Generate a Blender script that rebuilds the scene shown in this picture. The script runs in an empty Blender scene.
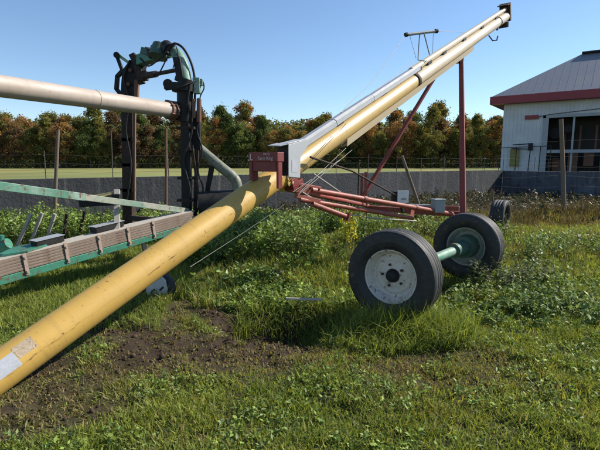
import bpy, math, random
import numpy as np
from mathutils import Vector, Matrix, Quaternion
R = math.radians
random.seed(7); rng = np.random.default_rng(7)
sc = bpy.context.scene
col = bpy.data.collections.new('place'); sc.collection.children.link(col)
CAMH = 1.45; F = 450.0; TH = math.atan(63/450)

def pt(u, v, D):
    """photo pixel (600x450) at world depth D -> world point"""
    a, b = (u-300)/F, (225-v)/F
    ry = math.cos(TH) + b*math.sin(TH); rz = -math.sin(TH) + b*math.cos(TH)
    s = D/ry
    return Vector((a*s, D, CAMH + rz*s))

# ------------------------------------------------------------------ noise
def _h(ix, iy, seed):
    n = (ix.astype(np.int64)*374761393 + iy.astype(np.int64)*668265263 + seed*1442695041) & 0x7fffffff
    n = ((n ^ (n >> 13))*1274126177) & 0x7fffffff
    return ((n ^ (n >> 16)) & 0xffff)/65535.0
def vnoise(x, y, s, seed=0):
    x = np.asarray(x, float)/s; y = np.asarray(y, float)/s
    ix, iy = np.floor(x), np.floor(y); fx, fy = x-ix, y-iy
    fx = fx*fx*(3-2*fx); fy = fy*fy*(3-2*fy)
    a = _h(ix, iy, seed); b = _h(ix+1, iy, seed); c = _h(ix, iy+1, seed); d = _h(ix+1, iy+1, seed)
    return (a*(1-fx)+b*fx)*(1-fy)+(c*(1-fx)+d*fx)*fy
def fnoise(x, y, s, seed=0, o=3):
    t = 0; w = 0
    for i in range(o):
        t = t + vnoise(x, y, s/2**i, seed+i*17)/2**i; w += 1/2**i
    return t/w
def blob(x, y, cx, cy, rx, ry):
    return np.clip(1.35-((x-cx)/rx)**2-((y-cy)/ry)**2, 0, 1)
def dirt_shade_mask(x, y):
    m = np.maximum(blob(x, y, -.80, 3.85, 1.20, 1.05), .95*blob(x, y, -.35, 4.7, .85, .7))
    m = np.maximum(m, .75*blob(x, y, -1.9, 2.7, 1.0, .6)); m = np.maximum(m, 1.25*blob(x, y, -.42, 3.95, .42, .38)); m = np.maximum(m, 2.2*blob(x, y, -.22, 3.86, .30, .20))  # last blob here paints the near wheel's shade into the soil colour
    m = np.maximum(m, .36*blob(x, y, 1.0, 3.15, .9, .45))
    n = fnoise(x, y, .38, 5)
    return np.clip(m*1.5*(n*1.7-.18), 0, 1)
def gh(x, y):
    x = np.asarray(x, float); y = np.asarray(y, float)
    near = np.clip(1.3-np.hypot(x, y-5)/16, 0, 1)
    z = near*((fnoise(x, y, 1.4, 1)-.5)*.12 + (fnoise(x, y, .3, 9)-.5)*.05)
    z = z + dirt_shade_mask(x, y)*(fnoise(x, y, .09, 21, 2)-.55)*.085
    z = z + .16*blob(x, y, .1, 7.0, 1.6, 1.4) + .10*blob(x, y, -.3, 5.6, .9, .6)
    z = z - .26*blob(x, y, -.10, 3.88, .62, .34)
    z = z + .16*blob(x, y, 8.0, 10.9, 4.2, .5)*(0.5+fnoise(x, y, .4, 3))
    return z

# ------------------------------------------------------------------ materials
def nodes(name):
    m = bpy.data.materials.new(name); m.use_nodes = True
    nt = m.node_tree; nt.nodes.clear()
    o = nt.nodes.new('ShaderNodeOutputMaterial'); p = nt.nodes.new('ShaderNodeBsdfPrincipled')
    nt.links.new(p.outputs[0], o.inputs[0])
    return m, nt, p, o
def N(nt, t, **k):
    n = nt.nodes.new(t)
    for a, b in k.items():
        if a.startswith('i_'): n.inputs[a[2:].replace('_', ' ')].default_value = b
        else: setattr(n, a, b)
    return n
def mixc(nt, fac, a, b, mode='MIX'):
    n = nt.nodes.new('ShaderNodeMix'); n.data_type = 'RGBA'; n.blend_type = mode
    for i, s in ((0, fac), (6, a), (7, b)):
        if hasattr(s, 'links'): nt.links.new(s, n.inputs[i])
        else: n.inputs[i].default_value = s if i == 0 else (*s[:3], 1)
    return n.outputs[2]
def ramp(nt, src, p0, p1, c0=(0, 0, 0), c1=(1, 1, 1)):
    n = nt.nodes.new('ShaderNodeValToRGB'); n.color_ramp.elements[0].position = p0; n.color_ramp.elements[1].position = p1
    n.color_ramp.elements[0].color = (*c0, 1); n.color_ramp.elements[1].color = (*c1, 1)
    nt.links.new(src, n.inputs[0]); return n.outputs[0]
def noise(nt, vec, scale, detail=5, rough=.6):
    n = N(nt, 'ShaderNodeTexNoise'); n.inputs['Scale'].default_value = scale; n.inputs['Detail'].default_value = detail
    n.inputs['Roughness'].default_value = rough
    if vec is not None: nt.links.new(vec, n.inputs['Vector'])
    return n.outputs['Fac']
def bump(nt, p, h, s=.3, d=.01):
    b = N(nt, 'ShaderNodeBump'); b.inputs['Strength'].default_value = s; b.inputs['Distance'].default_value = d
    nt.links.new(h, b.inputs['Height']); nt.links.new(b.outputs[0], p.inputs['Normal'])
def painted(name, c, rough=.45, dirt=(.10, .07, .045), damt=.35, scale=6, metal=0, rust=0, rustc=(.12, .045, .02), fade=None, uvstretch=None):
    m, nt, p, o = nodes(name)
    tc = N(nt, 'ShaderNodeTexCoord'); v = tc.outputs['Object']
    n1 = noise(nt, v, scale, 6, .65); n2 = noise(nt, v, scale*5, 4, .7)
    c0 = mixc(nt, ramp(nt, n1, .35, .75), c, tuple(x*.8+.02 for x in c))
    if fade: c0 = mixc(nt, ramp(nt, noise(nt, v, scale*.4, 3), .4, .62), c0, fade)
    f = N(nt, 'ShaderNodeMath', operation='MULTIPLY'); nt.links.new(ramp(nt, n2, .45, .8), f.inputs[0]); f.inputs[1].default_value = damt
    c1 = mixc(nt, f.outputs[0], c0, dirt)
    if rust:
        g = ramp(nt, noise(nt, v, scale*2.7, 8, .7), .62-rust*.25, .68-rust*.2)
        c1 = mixc(nt, g, c1, rustc)
    nt.links.new(c1, p.inputs['Base Color'])
    nt.links.new(ramp(nt, n1, .2, .9, (rough-.1,)*3, (min(1, rough+.25),)*3), p.inputs['Roughness'])
    p.inputs['Metallic'].default_value = metal
    bump(nt, p, n2, .25, .004)
    return m
def tube_paint(name, c, c2, rustband=None, flecks=.5, rough=.42):
    """paint on a long tube; UV.x = metres round, UV.y = metres along"""
    m, nt, p, o = nodes(name)
    uv = N(nt, 'ShaderNodeUVMap').outputs[0]
    mp = N(nt, 'ShaderNodeMapping'); mp.inputs['Scale'].default_value = (3, .55, 1); nt.links.new(uv, mp.inputs[0])
    n1 = noise(nt, mp.outputs[0], 2.5, 6, .6)
    n2 = noise(nt, uv, 30, 5, .7)
    c0 = mixc(nt, ramp(nt, n1, .3, .7), c, c2)
    # grimy streaks round the tube
    mp2 = N(nt, 'ShaderNodeMapping'); mp2.inputs['Scale'].default_value = (1.0, 12, 1); nt.links.new(uv, mp2.inputs[0])
    st = ramp(nt, noise(nt, mp2.outputs[0], 1.6, 6, .7), .52, .85)
    f = N(nt, 'ShaderNodeMath', operation='MULTIPLY'); nt.links.new(st, f.inputs[0]); f.inputs[1].default_value = .55
    c0 = mixc(nt, f.outputs[0], c0, (c[0]*.42, c[1]*.40, c[2]*.45+.01))
    fl = ramp(nt, noise(nt, uv, 38, 3, .5), .70-.05*flecks, .735-.05*flecks)
    pat = ramp(nt, noise(nt, uv, 2.2, 3, .5), .45, .6)
    g = N(nt, 'ShaderNodeMath', operation='MULTIPLY'); nt.links.new(fl, g.inputs[0]); nt.links.new(pat, g.inputs[1])
    c0 = mixc(nt, g.outputs[0], c0, (.16, .07, .025))
    if rustband:
        sx = N(nt, 'ShaderNodeSeparateXYZ'); nt.links.new(uv, sx.inputs[0])
        a = N(nt, 'ShaderNodeMath', operation='SUBTRACT'); nt.links.new(sx.outputs[0], a.inputs[0]); a.inputs[1].default_value = rustband[0]
        mp3 = N(nt, 'ShaderNodeMapping'); mp3.inputs['Scale'].default_value = (8, 8, 1); nt.links.new(uv, mp3.inputs[0])
        w = noise(nt, mp3.outputs[0], 1.0, 3)
        ws = N(nt, 'ShaderNodeMath', operation='MULTIPLY_ADD'); nt.links.new(w, ws.inputs[0]); ws.inputs[1].default_value = .05; ws.inputs[2].default_value = -.025
        ad = N(nt, 'ShaderNodeMath', operation='ADD'); nt.links.new(a.outputs[0], ad.inputs[0]); nt.links.new(ws.outputs[0], ad.inputs[1])
        ab = N(nt, 'ShaderNodeMath', operation='ABSOLUTE'); nt.links.new(ad.outputs[0], ab.inputs[0])
        band = ramp(nt, ab.outputs[0], rustband[1], rustband[1]*1.7, (1, 1, 1), (0, 0, 0))
        mp4 = N(nt, 'ShaderNodeMapping'); mp4.inputs['Scale'].default_value = (30, 9, 1); nt.links.new(uv, mp4.inputs[0])
        br = ramp(nt, noise(nt, mp4.outputs[0], 1.0, 5, .7), .48, .58); br = mixc(nt, ramp(nt, noise(nt, uv, 1.3, 2), .45, .6), (.12, .12, .12), br)
        k = N(nt, 'ShaderNodeMath', operation='MULTIPLY'); nt.links.new(band, k.inputs[0]); nt.links.new(br, k.inputs[1])
        c0 = mixc(nt, k.outputs[0], c0, (.10, .04, .018))
    nt.links.new(c0, p.inputs['Base Color'])
    nt.links.new(ramp(nt, n1, .2, .9, (rough-.1,)*3, (rough+.25,)*3), p.inputs['Roughness'])
    bump(nt, p, n2, .15, .003)
    return m
def foliage(name, tint=(1, 1, 1), trans=.35, rough=.6):
    m, nt, p, o = nodes(name)
    at = N(nt, 'ShaderNodeAttribute', attribute_name='Col').outputs[0]
    c = mixc(nt, 1.0, at, tint, 'MULTIPLY')
    nt.links.new(c, p.inputs['Base Color']); p.inputs['Roughness'].default_value = rough
    p.inputs['Specular IOR Level'].default_value = .25
    t = N(nt, 'ShaderNodeBsdfTranslucent'); nt.links.new(mixc(nt, 1.0, c, (1.25, 1.15, .55), 'MULTIPLY'), t.inputs[0])
    mx = N(nt, 'ShaderNodeMixShader'); mx.inputs[0].default_value = trans
    nt.links.new(p.outputs[0], mx.inputs[1]); nt.links.new(t.outputs[0], mx.inputs[2]); nt.links.new(mx.outputs[0], o.inputs[0])
    return m
M = {}
M['yellow'] = tube_paint('yellow_paint', (.52, .325, .075), (.44, .275, .065), rustband=(.185, .0035), flecks=1.2, rough=.5)
M['tan'] = tube_paint('faded_yellow_paint', (.50, .35, .13), (.43, .30, .11), flecks=.3, rough=.38)
M['cream'] = tube_paint('sun_bleached_cream_paint', (.55, .46, .32), (.46, .38, .25), flecks=.2, rough=.35)
M['whitepipe'] = tube_paint('weathered_white_pipe', (.42, .365, .32), (.31, .25, .20), flecks=.5, rough=.55)
M['galv'] = painted('galvanised_steel', (.42, .43, .44), .42, (.2, .19, .18), .3, 5, metal=.35)
M['galvlight'] = painted('pale_galvanised_sheet', (.40, .415, .43), .45, (.3, .3, .3), .25, 7, metal=.2)
M['red'] = painted('faded_red_paint', (.27, .045, .025), .5, (.12, .05, .035), .4, 5, rust=.35, fade=(.27, .065, .038))
M['darkred'] = painted('dark_red_paint', (.17, .010, .010), .5, (.05, .010, .008), .5, 9, rust=.2)
M['postred'] = painted('red_brown_paint', (.25, .032, .022), .55, (.10, .035, .025), .4, 5, rust=.4)
M['black'] = painted('black_greasy_metal', (.010, .010, .011), .55, (.035, .03, .025), .4, 9)
M['darkbrown'] = painted('dark_rusty_steel', (.028, .021, .017), .7, (.07, .04, .025), .5, 6, rust=.3)
M['green'] = painted('teal_green_paint', (.012, .17, .105), .5, (.06, .055, .04), .6, 6, rust=.3, fade=(.035, .20, .135))
for k_ in ('black', 'darkbrown'): M[k_].node_tree.nodes['Principled BSDF'].inputs['Specular IOR Level'].default_value = .22
M['deepgreen'] = painted('deep_green_paint', (.035, .11, .078), .5, (.03, .028, .022), .7, 7, rust=.3)
M['grime'] = painted('grimy_pale_green_pipe', (.17, .19, .14), .5, (.05, .055, .045), .6, 6, rust=.25)
M['strap'] = painted('pale_rusted_strap', (.34, .26, .21), .7, (.14, .08, .05), .5, 14)
M['palegreen'] = painted('faded_pale_green_paint', (.07, .23, .155), .5, (.05, .05, .04), .5, 6, fade=(.24, .34, .28), rust=.25)
M['railfade'] = painted('bleached_rail_paint', (.33, .33, .27), .6, (.12, .11, .08), .5, 5, rust=.2, fade=(.12, .24, .18))
M['rubber'] = painted('dusty_rubber', (.010, .012, .015), .6, (.065, .058, .046), .55, 5, rust=.12, rustc=(.08, .062, .042))
M['rim'] = painted('off_white_rim_paint', (.62, .57, .50), .5, (.25, .17, .11), .35, 9, rust=.22)
M['rimgreen'] = painted('green_grey_rim_paint', (.27, .31, .26), .55, (.10, .09, .07), .5, 9, rust=.25)
M['rust'] = painted('rusty_steel', (.16, .075, .045), .75, (.07, .04, .03), .5, 12)
M['paper'] = painted('weathered_paper_label', (.40, .42, .46), .7, (.22, .21, .22), .6, 18)
M['oldpaper'] = painted('peeled_brown_label', (.36, .27, .17), .7, (.62, .60, .5), .75, 16, rust=.3, rustc=(.16, .09, .05))
M['white'] = painted('white_enamel', (.70, .71, .68), .5, (.4, .4, .36), .3, 10)
M['lettering'] = painted('pinkish_white_lettering', (.62, .50, .50), .6, (.4, .25, .25), .3, 30)
M['greyplastic'] = painted('grey_box_paint', (.25, .28, .29), .5, (.15, .15, .14), .3, 12)
M['bark'] = painted('bark', (.07, .052, .04), .9, (.03, .025, .02), .6, 6)
M['postwood'] = painted('old_post_wood', (.16, .115, .08), .9, (.07, .05, .04), .6, 8)
M['palewood'] = painted('pale_post', (.40, .37, .32), .8, (.2, .17, .14), .5, 8)
M['wire'] = painted('fence_wire', (.07, .06, .055), .6, (.05, .03, .02), .4, 9)
M['cable'] = painted('steel_cable', (.27, .26, .24), .5, (.2, .18, .15), .4, 9)
M['olive'] = painted('olive_sheet', (.22, .19, .05), .7, (.08, .07, .04), .4, 7)
M['roof'] = painted('grey_metal_roof', (.19, .20, .225), .45, (.17, .18, .20), .5, .8, metal=.1)
M['fascia'] = painted('red_fascia', (.24, .018, .028), .5, (.12, .02, .02), .3, 1)
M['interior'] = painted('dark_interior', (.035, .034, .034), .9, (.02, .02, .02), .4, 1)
M['trim'] = painted('pale_trim', (.30, .33, .35), .6, (.3, .3, .3), .3, 3)
M['window'] = painted('grimy_window', (.03, .036, .04), .3, (.06, .05, .04), .5, 2)
# barn siding: vertical ribs modelled, paint weathered
M['siding'] = painted('white_metal_siding', (.53, .56, .58), .5, (.33, .34, .35), .35, 1.1)
def wood_mat():
    m, nt, p, o = nodes('weathered_laminated_wood')
    uv = N(nt, 'ShaderNodeUVMap').outputs[0]
    mp = N(nt, 'ShaderNodeMapping'); mp.inputs['Scale'].default_value = (1.2, 60, 1); nt.links.new(uv, mp.inputs[0])
    g = noise(nt, mp.outputs[0], 1.5, 6, .7)
    mp2 = N(nt, 'ShaderNodeMapping'); mp2.inputs['Scale'].default_value = (2.2, 10, 1); nt.links.new(uv, mp2.inputs[0])
    h = noise(nt, mp2.outputs[0], 2, 5)
    c = mixc(nt, ramp(nt, g, .35, .7), (.11, .078, .058), (.34, .27, .22))
    c = mixc(nt, ramp(nt, h, .56, .72), c, (.09, .045, .03))
    nt.links.new(c, p.inputs['Base Color']); p.inputs['Roughness'].default_value = .9
    bump(nt, p, g, .8, .01); return m
M['wood'] = wood_mat()
def concrete(name='dark_concrete', k=1.0):
    m, nt, p, o = nodes(name)
    v = N(nt, 'ShaderNodeTexCoord').outputs['Object']
    mp = N(nt, 'ShaderNodeMapping'); mp.inputs['Scale'].default_value = (2.5, 2.5, .5); nt.links.new(v, mp.inputs[0])
    n1 = noise(nt, v, .5, 6, .65); n2 = noise(nt, mp.outputs[0], 1.6, 6, .7); n3 = noise(nt, v, 14, 5, .7)
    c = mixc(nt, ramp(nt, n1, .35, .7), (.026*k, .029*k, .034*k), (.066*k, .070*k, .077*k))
    c = mixc(nt, ramp(nt, n2, .5, .75), c, (.045, .045, .05))
    c = mixc(nt, ramp(nt, n3, .60, .74), c, (.13, .13, .13)); c = mixc(nt, ramp(nt, noise(nt, v, 3.3, 7, .75), .5, .66), c, (.03, .032, .036))
    nt.links.new(c, p.inputs['Base Color']); p.inputs['Roughness'].default_value = .9
    mq = N(nt, 'ShaderNodeMapping'); mq.inputs['Scale'].default_value = (3.5, 3.5, .25); nt.links.new(v, mq.inputs[0])
    c = mixc(nt, ramp(nt, noise(nt, mq.outputs[0], 1.0, 6, .7), .54, .66), c, (.10, .10, .095)); nt.links.new(c, p.inputs['Base Color'])
    bump(nt, p, n3, .8, .03); return m
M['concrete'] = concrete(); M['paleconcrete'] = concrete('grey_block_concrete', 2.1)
def ground_mat():
    m, nt, p, o = nodes('grassy_soil')
    at = N(nt, 'ShaderNodeAttribute', attribute_name='Col').outputs[0]
    v = N(nt, 'ShaderNodeTexCoord').outputs['Object']
    n1 = noise(nt, v, 9, 8, .75); n2 = noise(nt, v, 40, 5, .7); n3 = noise(nt, v, .12, 5, .6)
    c = mixc(nt, ramp(nt, n1, .35, .7), at, mixc(nt, 1.0, at, (.55, .5, .5), 'MULTIPLY'))
    c = mixc(nt, ramp(nt, n2, .5, .75), c, mixc(nt, 1.0, at, (1.5, 1.45, 1.3), 'MULTIPLY'))
    c = mixc(nt, ramp(nt, n3, .4, .6), c, mixc(nt, 1.0, c, (.88, .95, .9), 'MULTIPLY'))
    nt.links.new(c, p.inputs['Base Color']); p.inputs['Roughness'].default_value = .95
    p.inputs['Specular IOR Level'].default_value = .15
    bump(nt, p, n1, .8, .03); return m
M['ground'] = ground_mat()
M['grass'] = foliage('grass_blades', trans=.42)
M['leaf'] = foliage('weed_leaves', trans=.3, rough=.5)
M['treeleaf'] = foliage('tree_leaves', trans=.4, rough=.7)

# ------------------------------------------------------------------ mesh building
class MB:
    def __init__(s): s.v = []; s.f = []; s.uv = []; s.sm = []
    def add(s, vs, fs, uvs=None, smooth=False):
        b = len(s.v); s.v += [Vector(v) for v in vs]
        for i, f in enumerate(fs):
            s.f.append([b+k for k in f]); s.uv.append(uvs[i] if uvs else [(0, 0)]*len(f)); s.sm.append(smooth)
        return s
    def box(s, c, ax, ay, az, hx, hy, hz):
        c = Vector(c); ax, ay, az = (Vector(a).normalized() for a in (ax, ay, az))
        vs = [c+ax*(hx*i)+ay*(hy*j)+az*(hz*k) for k in (-1, 1) for j in (-1, 1) for i in (-1, 1)]
        fs = [(0, 2, 3, 1), (4, 5, 7, 6), (0, 1, 5, 4), (2, 6, 7, 3), (1, 3, 7, 5), (0, 4, 6, 2)]
        co = [(i*hx, j*hy, k*hz) for k in (-1, 1) for j in (-1, 1) for i in (-1, 1)]
        def uvf(f, a, b): return [(co[q][a], co[q][b]) for q in f]
        uv = [uvf(fs[0], 0, 1), uvf(fs[1], 0, 1), uvf(fs[2], 0, 2), uvf(fs[3], 0, 2), uvf(fs[4], 1, 2), uvf(fs[5], 1, 2)]
        return s.add(vs, fs, uv)
    def beam(s, a, b, w, h, up=(0, 0, 1)):
        a = Vector(a); b = Vector(b); d = (b-a).normalized(); up = Vector(up)
        side = d.cross(up)
        if side.length < 1e-3: side = d.cross(Vector((1, 0, 0)))
        side.normalize(); u2 = side.cross(d)
        return s.box((a+b)/2, d, side, u2, (b-a).length/2, w/2, h/2)
    def tube(s, pts, r, n=12, caps=True, ref=None):
        pts = [Vector(p) for p in pts]; rs = r if isinstance(r, (list, tuple)) else [r]*len(pts)
        d0 = (pts[1]-pts[0]).normalized()
        x = Vector(ref) if ref is not None else (Vector((0, 0, 1)) if abs(d0.z) < .9 else Vector((1, 0, 0)))
        x = (x-d0*x.dot(d0)).normalized()
        b = len(s.v); L = 0; ls = []
        for i, p in enumerate(pts):
            if i == 0: d = d0
            elif i == len(pts)-1: d = (pts[i]-pts[i-1]).normalized()
            else: d = ((pts[i]-pts[i-1]).normalized()+(pts[i+1]-pts[i]).normalized()).normalized()
            x = (x-d*x.dot(d)).normalized(); y = d.cross(x)
            if i: L += (pts[i]-pts[i-1]).length
            ls.append(L)
            for k in range(n):
                a = 2*math.pi*k/n; s.v.append(p+(x*math.cos(a)+y*math.sin(a))*rs[i])
        for i in range(len(pts)-1):
            for k in range(n):
                k2 = (k+1) % n
                s.f.append([b+i*n+k, b+i*n+k2, b+(i+1)*n+k2, b+(i+1)*n+k])
                r0 = rs[i]*2*math.pi/n
                s.uv.append([(k*r0, ls[i]), ((k+1)*r0, ls[i]), ((k+1)*r0, ls[i+1]), (k*r0, ls[i+1])]); s.sm.append(True)
        if caps:
            for q, rv in ((0, True), (len(pts)-1, False)):      # caps keep vertices of their own, so the sides shade straight
                b3 = len(s.v); s.v += [s.v[b+q*n+k].copy() for k in range(n)]
                f_ = [b3+k for k in range(n)]; s.f.append(f_[::-1] if rv else f_); s.uv.append([(0, 0)]*n); s.sm.append(False)
        return s
    def lathe(s, c, axis, prof, n=48, smooth=True, closed=False):
        """prof: list of (along axis, radius)"""
        c = Vector(c); ax = Vector(axis).normalized()
        x = Vector((0, 0, 1)); x = (x-ax*x.dot(ax)).normalized(); y = ax.cross(x)
        b = len(s.v); m = len(prof)
        for (h, r) in prof:
            for k in range(n):
                a = 2*math.pi*k/n; s.v.append(c+ax*h+(x*math.cos(a)+y*math.sin(a))*r)
        rng_ = range(m) if closed else range(m-1)
        for i in rng_:
            j = (i+1) % m
            for k in range(n):
                k2 = (k+1) % n
                s.f.append([b+i*n+k, b+i*n+k2, b+j*n+k2, b+j*n+k]); s.uv.append([(0, 0)]*4); s.sm.append(smooth)
        return s
    def prism(s, poly, off):
        """poly: 3D points of a planar outline, off: extrusion vector"""
        n = len(poly); off = Vector(off); vs = [Vector(p) for p in poly]+[Vector(p)+off for p in poly]
        fs = [list(range(n))[::-1], [n+i for i in range(n)]]+[[i, (i+1) % n, n+(i+1) % n, n+i] for i in range(n)]
        return s.add(vs, fs)
    def build(s, name, mat, parent=None, bevel=0, origin=None):
        c = Vector(origin) if origin is not None else sum(s.v, Vector())/len(s.v)
        me = bpy.data.meshes.new(name); me.from_pydata([v-c for v in s.v], [], s.f)
        ul = me.uv_layers.new(name='UVMap')
        flat = [q for f in s.uv for p in f for q in p]; ul.data.foreach_set('uv', flat)
        me.polygons.foreach_set('use_smooth', s.sm); me.materials.append(mat); me.validate(); me.update()
        o = bpy.data.objects.new(name, me); col.objects.link(o); o.location = c
        if parent: 
            o.parent = parent; o.location = c-wloc(parent)
        if bevel:
            bv = o.modifiers.new('bevel', 'BEVEL'); bv.width = bevel; bv.segments = 2; bv.limit_method = 'ANGLE'
        return o
def wloc(o):
    l = Vector(o.location)
    while o.parent: o = o.parent; l += Vector(o.location)
    return l
def tag(o, label, cat, group=None, kind=None):
    if label: o['label'] = label
    if cat: o['category'] = cat
    if group: o['group'] = group
    if kind: o['kind'] = kind
    return o
def thing(name, loc, label, cat, group=None):
    o = bpy.data.objects.new(name, None); col.objects.link(o); o.location = loc; o.empty_display_size = .2
    return tag(o, label, cat, group)
def copy_tree(o, parent=None):
    c = o.copy(); col.objects.link(c); c.parent = parent
    for ch in o.children: copy_tree(ch, c)
    return c
def text_mesh(txt, size, center, xdir, ydir, mat, name, parent, extrude=.002, shear=0):
    cu = bpy.data.curves.new('txt', 'FONT'); cu.body = txt; cu.size = size; cu.extrude = extrude; cu.shear = shear
    cu.align_x = 'CENTER'; cu.align_y = 'CENTER'
    t = bpy.data.objects.new('txt', cu); sc.collection.objects.link(t)
    dg = bpy.context.evaluated_depsgraph_get(); me = bpy.data.meshes.new_from_object(t.evaluated_get(dg))
    bpy.data.objects.remove(t)
    x = Vector(xdir).normalized(); y = Vector(ydir).normalized(); z = x.cross(y)
    mt = Matrix((x, y, z)).transposed().to_4x4(); me.transform(mt)
    me.materials.clear(); me.materials.append(mat)
    o = bpy.data.objects.new(name, me); col.objects.link(o); o.location = Vector(center)-wloc(parent); o.parent = parent
    return o
def quads_mesh(name, V, Fc, mat, cols=None, kind=None):
    """V (n,3), Fc list of (start, size) arrays: uniform polys given as (m,k) index array(s)"""
    me = bpy.data.meshes.new(name)
    me.vertices.add(len(V)); me.vertices.foreach_set('co', np.ascontiguousarray(V, np.float32).ravel())
    idx = np.concatenate([f.ravel() for f in Fc]); tot = np.concatenate([np.full(len(f), f.shape[1]) for f in Fc])
    st = np.concatenate([[0], np.cumsum(tot)[:-1]])
    me.loops.add(len(idx)); me.loops.foreach_set('vertex_index', idx.astype(np.int32))
    me.polygons.add(len(tot)); me.polygons.foreach_set('loop_start', st.astype(np.int32)); me.polygons.foreach_set('loop_total', tot.astype(np.int32))
    if cols is not None:
        a = me.color_attributes.new('Col', 'FLOAT_COLOR', 'POINT')
        c4 = np.ones((len(V), 4), np.float32); c4[:, :3] = cols; a.data.foreach_set('color', c4.ravel())
    me.materials.append(mat); me.update(calc_edges=True)
    return me
def link_mesh(name, me, parent=None):
    o = bpy.data.objects.new(name, me); col.objects.link(o)
    if parent: o.parent = parent
    return o

# ------------------------------------------------------------------ ground sheet
def axis(lo, a, b, hi, step, g=1.16):
    mid = list(np.arange(a, b, step)); l = []; x = a; s = step
    while x > lo: s *= g; x -= s; l.append(max(x, lo))
    r = []; x = mid[-1]; s = step
    while x < hi: s *= g; x += s; r.append(min(x, hi))
    return np.array(l[::-1]+mid+r)
gx = axis(-900, -5, 6.5, 900, .045); gy = axis(-60, 1.6, 12.5, 1600, .045)
X, Y = np.meshgrid(gx, gy); Z = gh(X, Y)
nx, ny = len(gx), len(gy)
V = np.stack([X.ravel(), Y.ravel(), Z.ravel()], 1)
i = np.arange(nx-1)[None, :]+nx*np.arange(ny-1)[:, None]; i = i.ravel()
Fq = np.stack([i, i+1, i+nx+1, i+nx], 1)
x, y = V[:, 0], V[:, 1]
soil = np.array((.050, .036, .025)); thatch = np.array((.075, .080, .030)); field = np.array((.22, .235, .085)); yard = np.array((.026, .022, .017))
dm = dirt_shade_mask(x, y)[:, None]
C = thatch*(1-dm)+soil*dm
fm = np.clip((y-21)/4, 0, 1)[:, None]; C = C*(1-fm)+field*(.62+.75*fnoise(x, y, 7, 71, 4))[:, None]*np.where((fnoise(x, y, 11, 73) > .55)[:, None], np.array((1.12, .98, .95)), 1)*fm
ym = (np.clip((y-9.9)/.6, 0, 1)*np.clip((26-y)/3, 0, 1))[:, None]; C = C*(1-ym)+yard*ym
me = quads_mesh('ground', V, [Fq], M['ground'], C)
me.polygons.foreach_set('use_smooth', [True]*len(Fq))
tag(link_mesh('ground', me), None, None, kind='structure')

# ------------------------------------------------------------------ grass blades (stuff)
def blades(n_try, xr, yr, dens, hfun, wfun, colfun, lean=.5, seed=1, curve=.5):
    g = np.random.default_rng(seed)
    x = g.uniform(*xr, n_try); y = g.uniform(*yr, n_try)
    # only what a viewer near the camera can see
    keep = (np.abs(x) < .80*y+1.6) & (g.random(n_try) < dens(x, y))
    x = x[keep]; y = y[keep]; n = len(x)
    h = hfun(x, y, g); w = wfun(x, y, g)
    az = g.uniform(0, 2*np.pi, n); le = np.abs(g.normal(0, lean, n)); 
    d = np.stack([np.cos(az)*np.sin(le), np.sin(az)*np.sin(le), np.cos(le)], 1)
    az2 = az+g.normal(0, .6, n); le2 = np.clip(le+g.uniform(.1, curve*2, n), 0, 2.0)
    d2 = np.stack([np.cos(az2)*np.sin(le2), np.sin(az2)*np.sin(le2), np.cos(le2)], 1)
    sa = g.uniform(0, np.pi, n); s = np.stack([np.cos(sa), np.sin(sa), np.zeros(n)], 1)
    b = np.stack([x, y, gh(x, y)-.01], 1)
    p1 = b+d*(h*.5)[:, None]; p2 = p1+d2*(h*.5)[:, None]
    W = w[:, None]
    V = np.stack([b-s*W*.5, b+s*W*.5, p1+s*W*.42, p1-s*W*.42, p2], 1).reshape(-1, 3)
    k = np.arange(n)*5
    q = np.stack([k, k+1, k+2, k+3], 1); t = np.stack([k+3, k+2, k+4], 1)
    c = np.repeat(colfun(x, y, g), 5, 0)
    return V, q, t, c
def pal(g, n, stops):
    a = np.array(stops); idx = g.integers(0, len(a), n); c = a[idx]*g.uniform(.75, 1.3, n)[:, None]
    return c
GREEN = [(.18, .235, .046), (.215, .27, .055), (.14, .20, .042), (.25, .28, .06), (.11, .16, .035)]
YGREEN = [(.26, .30, .065), (.32, .33, .09), (.21, .27, .05)]
STRAW = [(.27, .22, .10), (.21, .16, .075), (.34, .28, .15), (.13, .095, .05), (.20, .21, .07)]
def grasscol(x, y, g):
    n = len(x); c = pal(g, n, GREEN)
    yg = fnoise(x, y, .9, 31); m = g.random(n) < np.clip((yg-.30)*1.7+.14*(x > 1), 0, .85)
    c[m] = pal(g, m.sum(), YGREEN)
    dry = np.clip(.17+1.0*dirt_shade_mask(x, y)+.9*(fnoise(x, y, .7, 77)-.52), .03, .85)
    dry = np.where(y > 9.8, .8, dry)
    m = g.random(n) < dry; c[m] = pal(g, m.sum(), STRAW)
    return c
def gd(x, y):
    clump = np.clip((fnoise(x, y, .13, 41, 2)-.22)*2.6, .25, 1)
    d = clump*(1-.78*dirt_shade_mask(x, y))*np.clip(3.2/y, .12, 1)
    return d
def gh1(x, y, g):
    h = .028+.062*fnoise(x, y, .22, 51)**1.3+.035*g.random(len(x))**2; return h*np.where(dirt_shade_mask(x, y) > .3, .6, 1)*(1+np.clip((y-5)/8, 0, .8))
Vs = []; Qs = []; Ts = []; Cs = []
def push(r):
    V, q, t, c = r; b = sum(len(a) for a in Vs); Vs.append(V); Qs.append(q+b); Ts.append(t+b); Cs.append(c)
push(blades(700000, (-4.5, 5.5), (1.7, 5.2), gd, gh1, lambda x, y, g: g.uniform(.0045, .0105, len(x)), grasscol, .8, 11))
push(blades(560000, (-9, 10.5), (5.2, 12.5), lambda x, y: gd(x, y)*2.2, lambda x, y, g: gh1(x, y, g)*1.3, lambda x, y, g: g.uniform(.009, .018, len(x)), grasscol, .7, 12))
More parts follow.
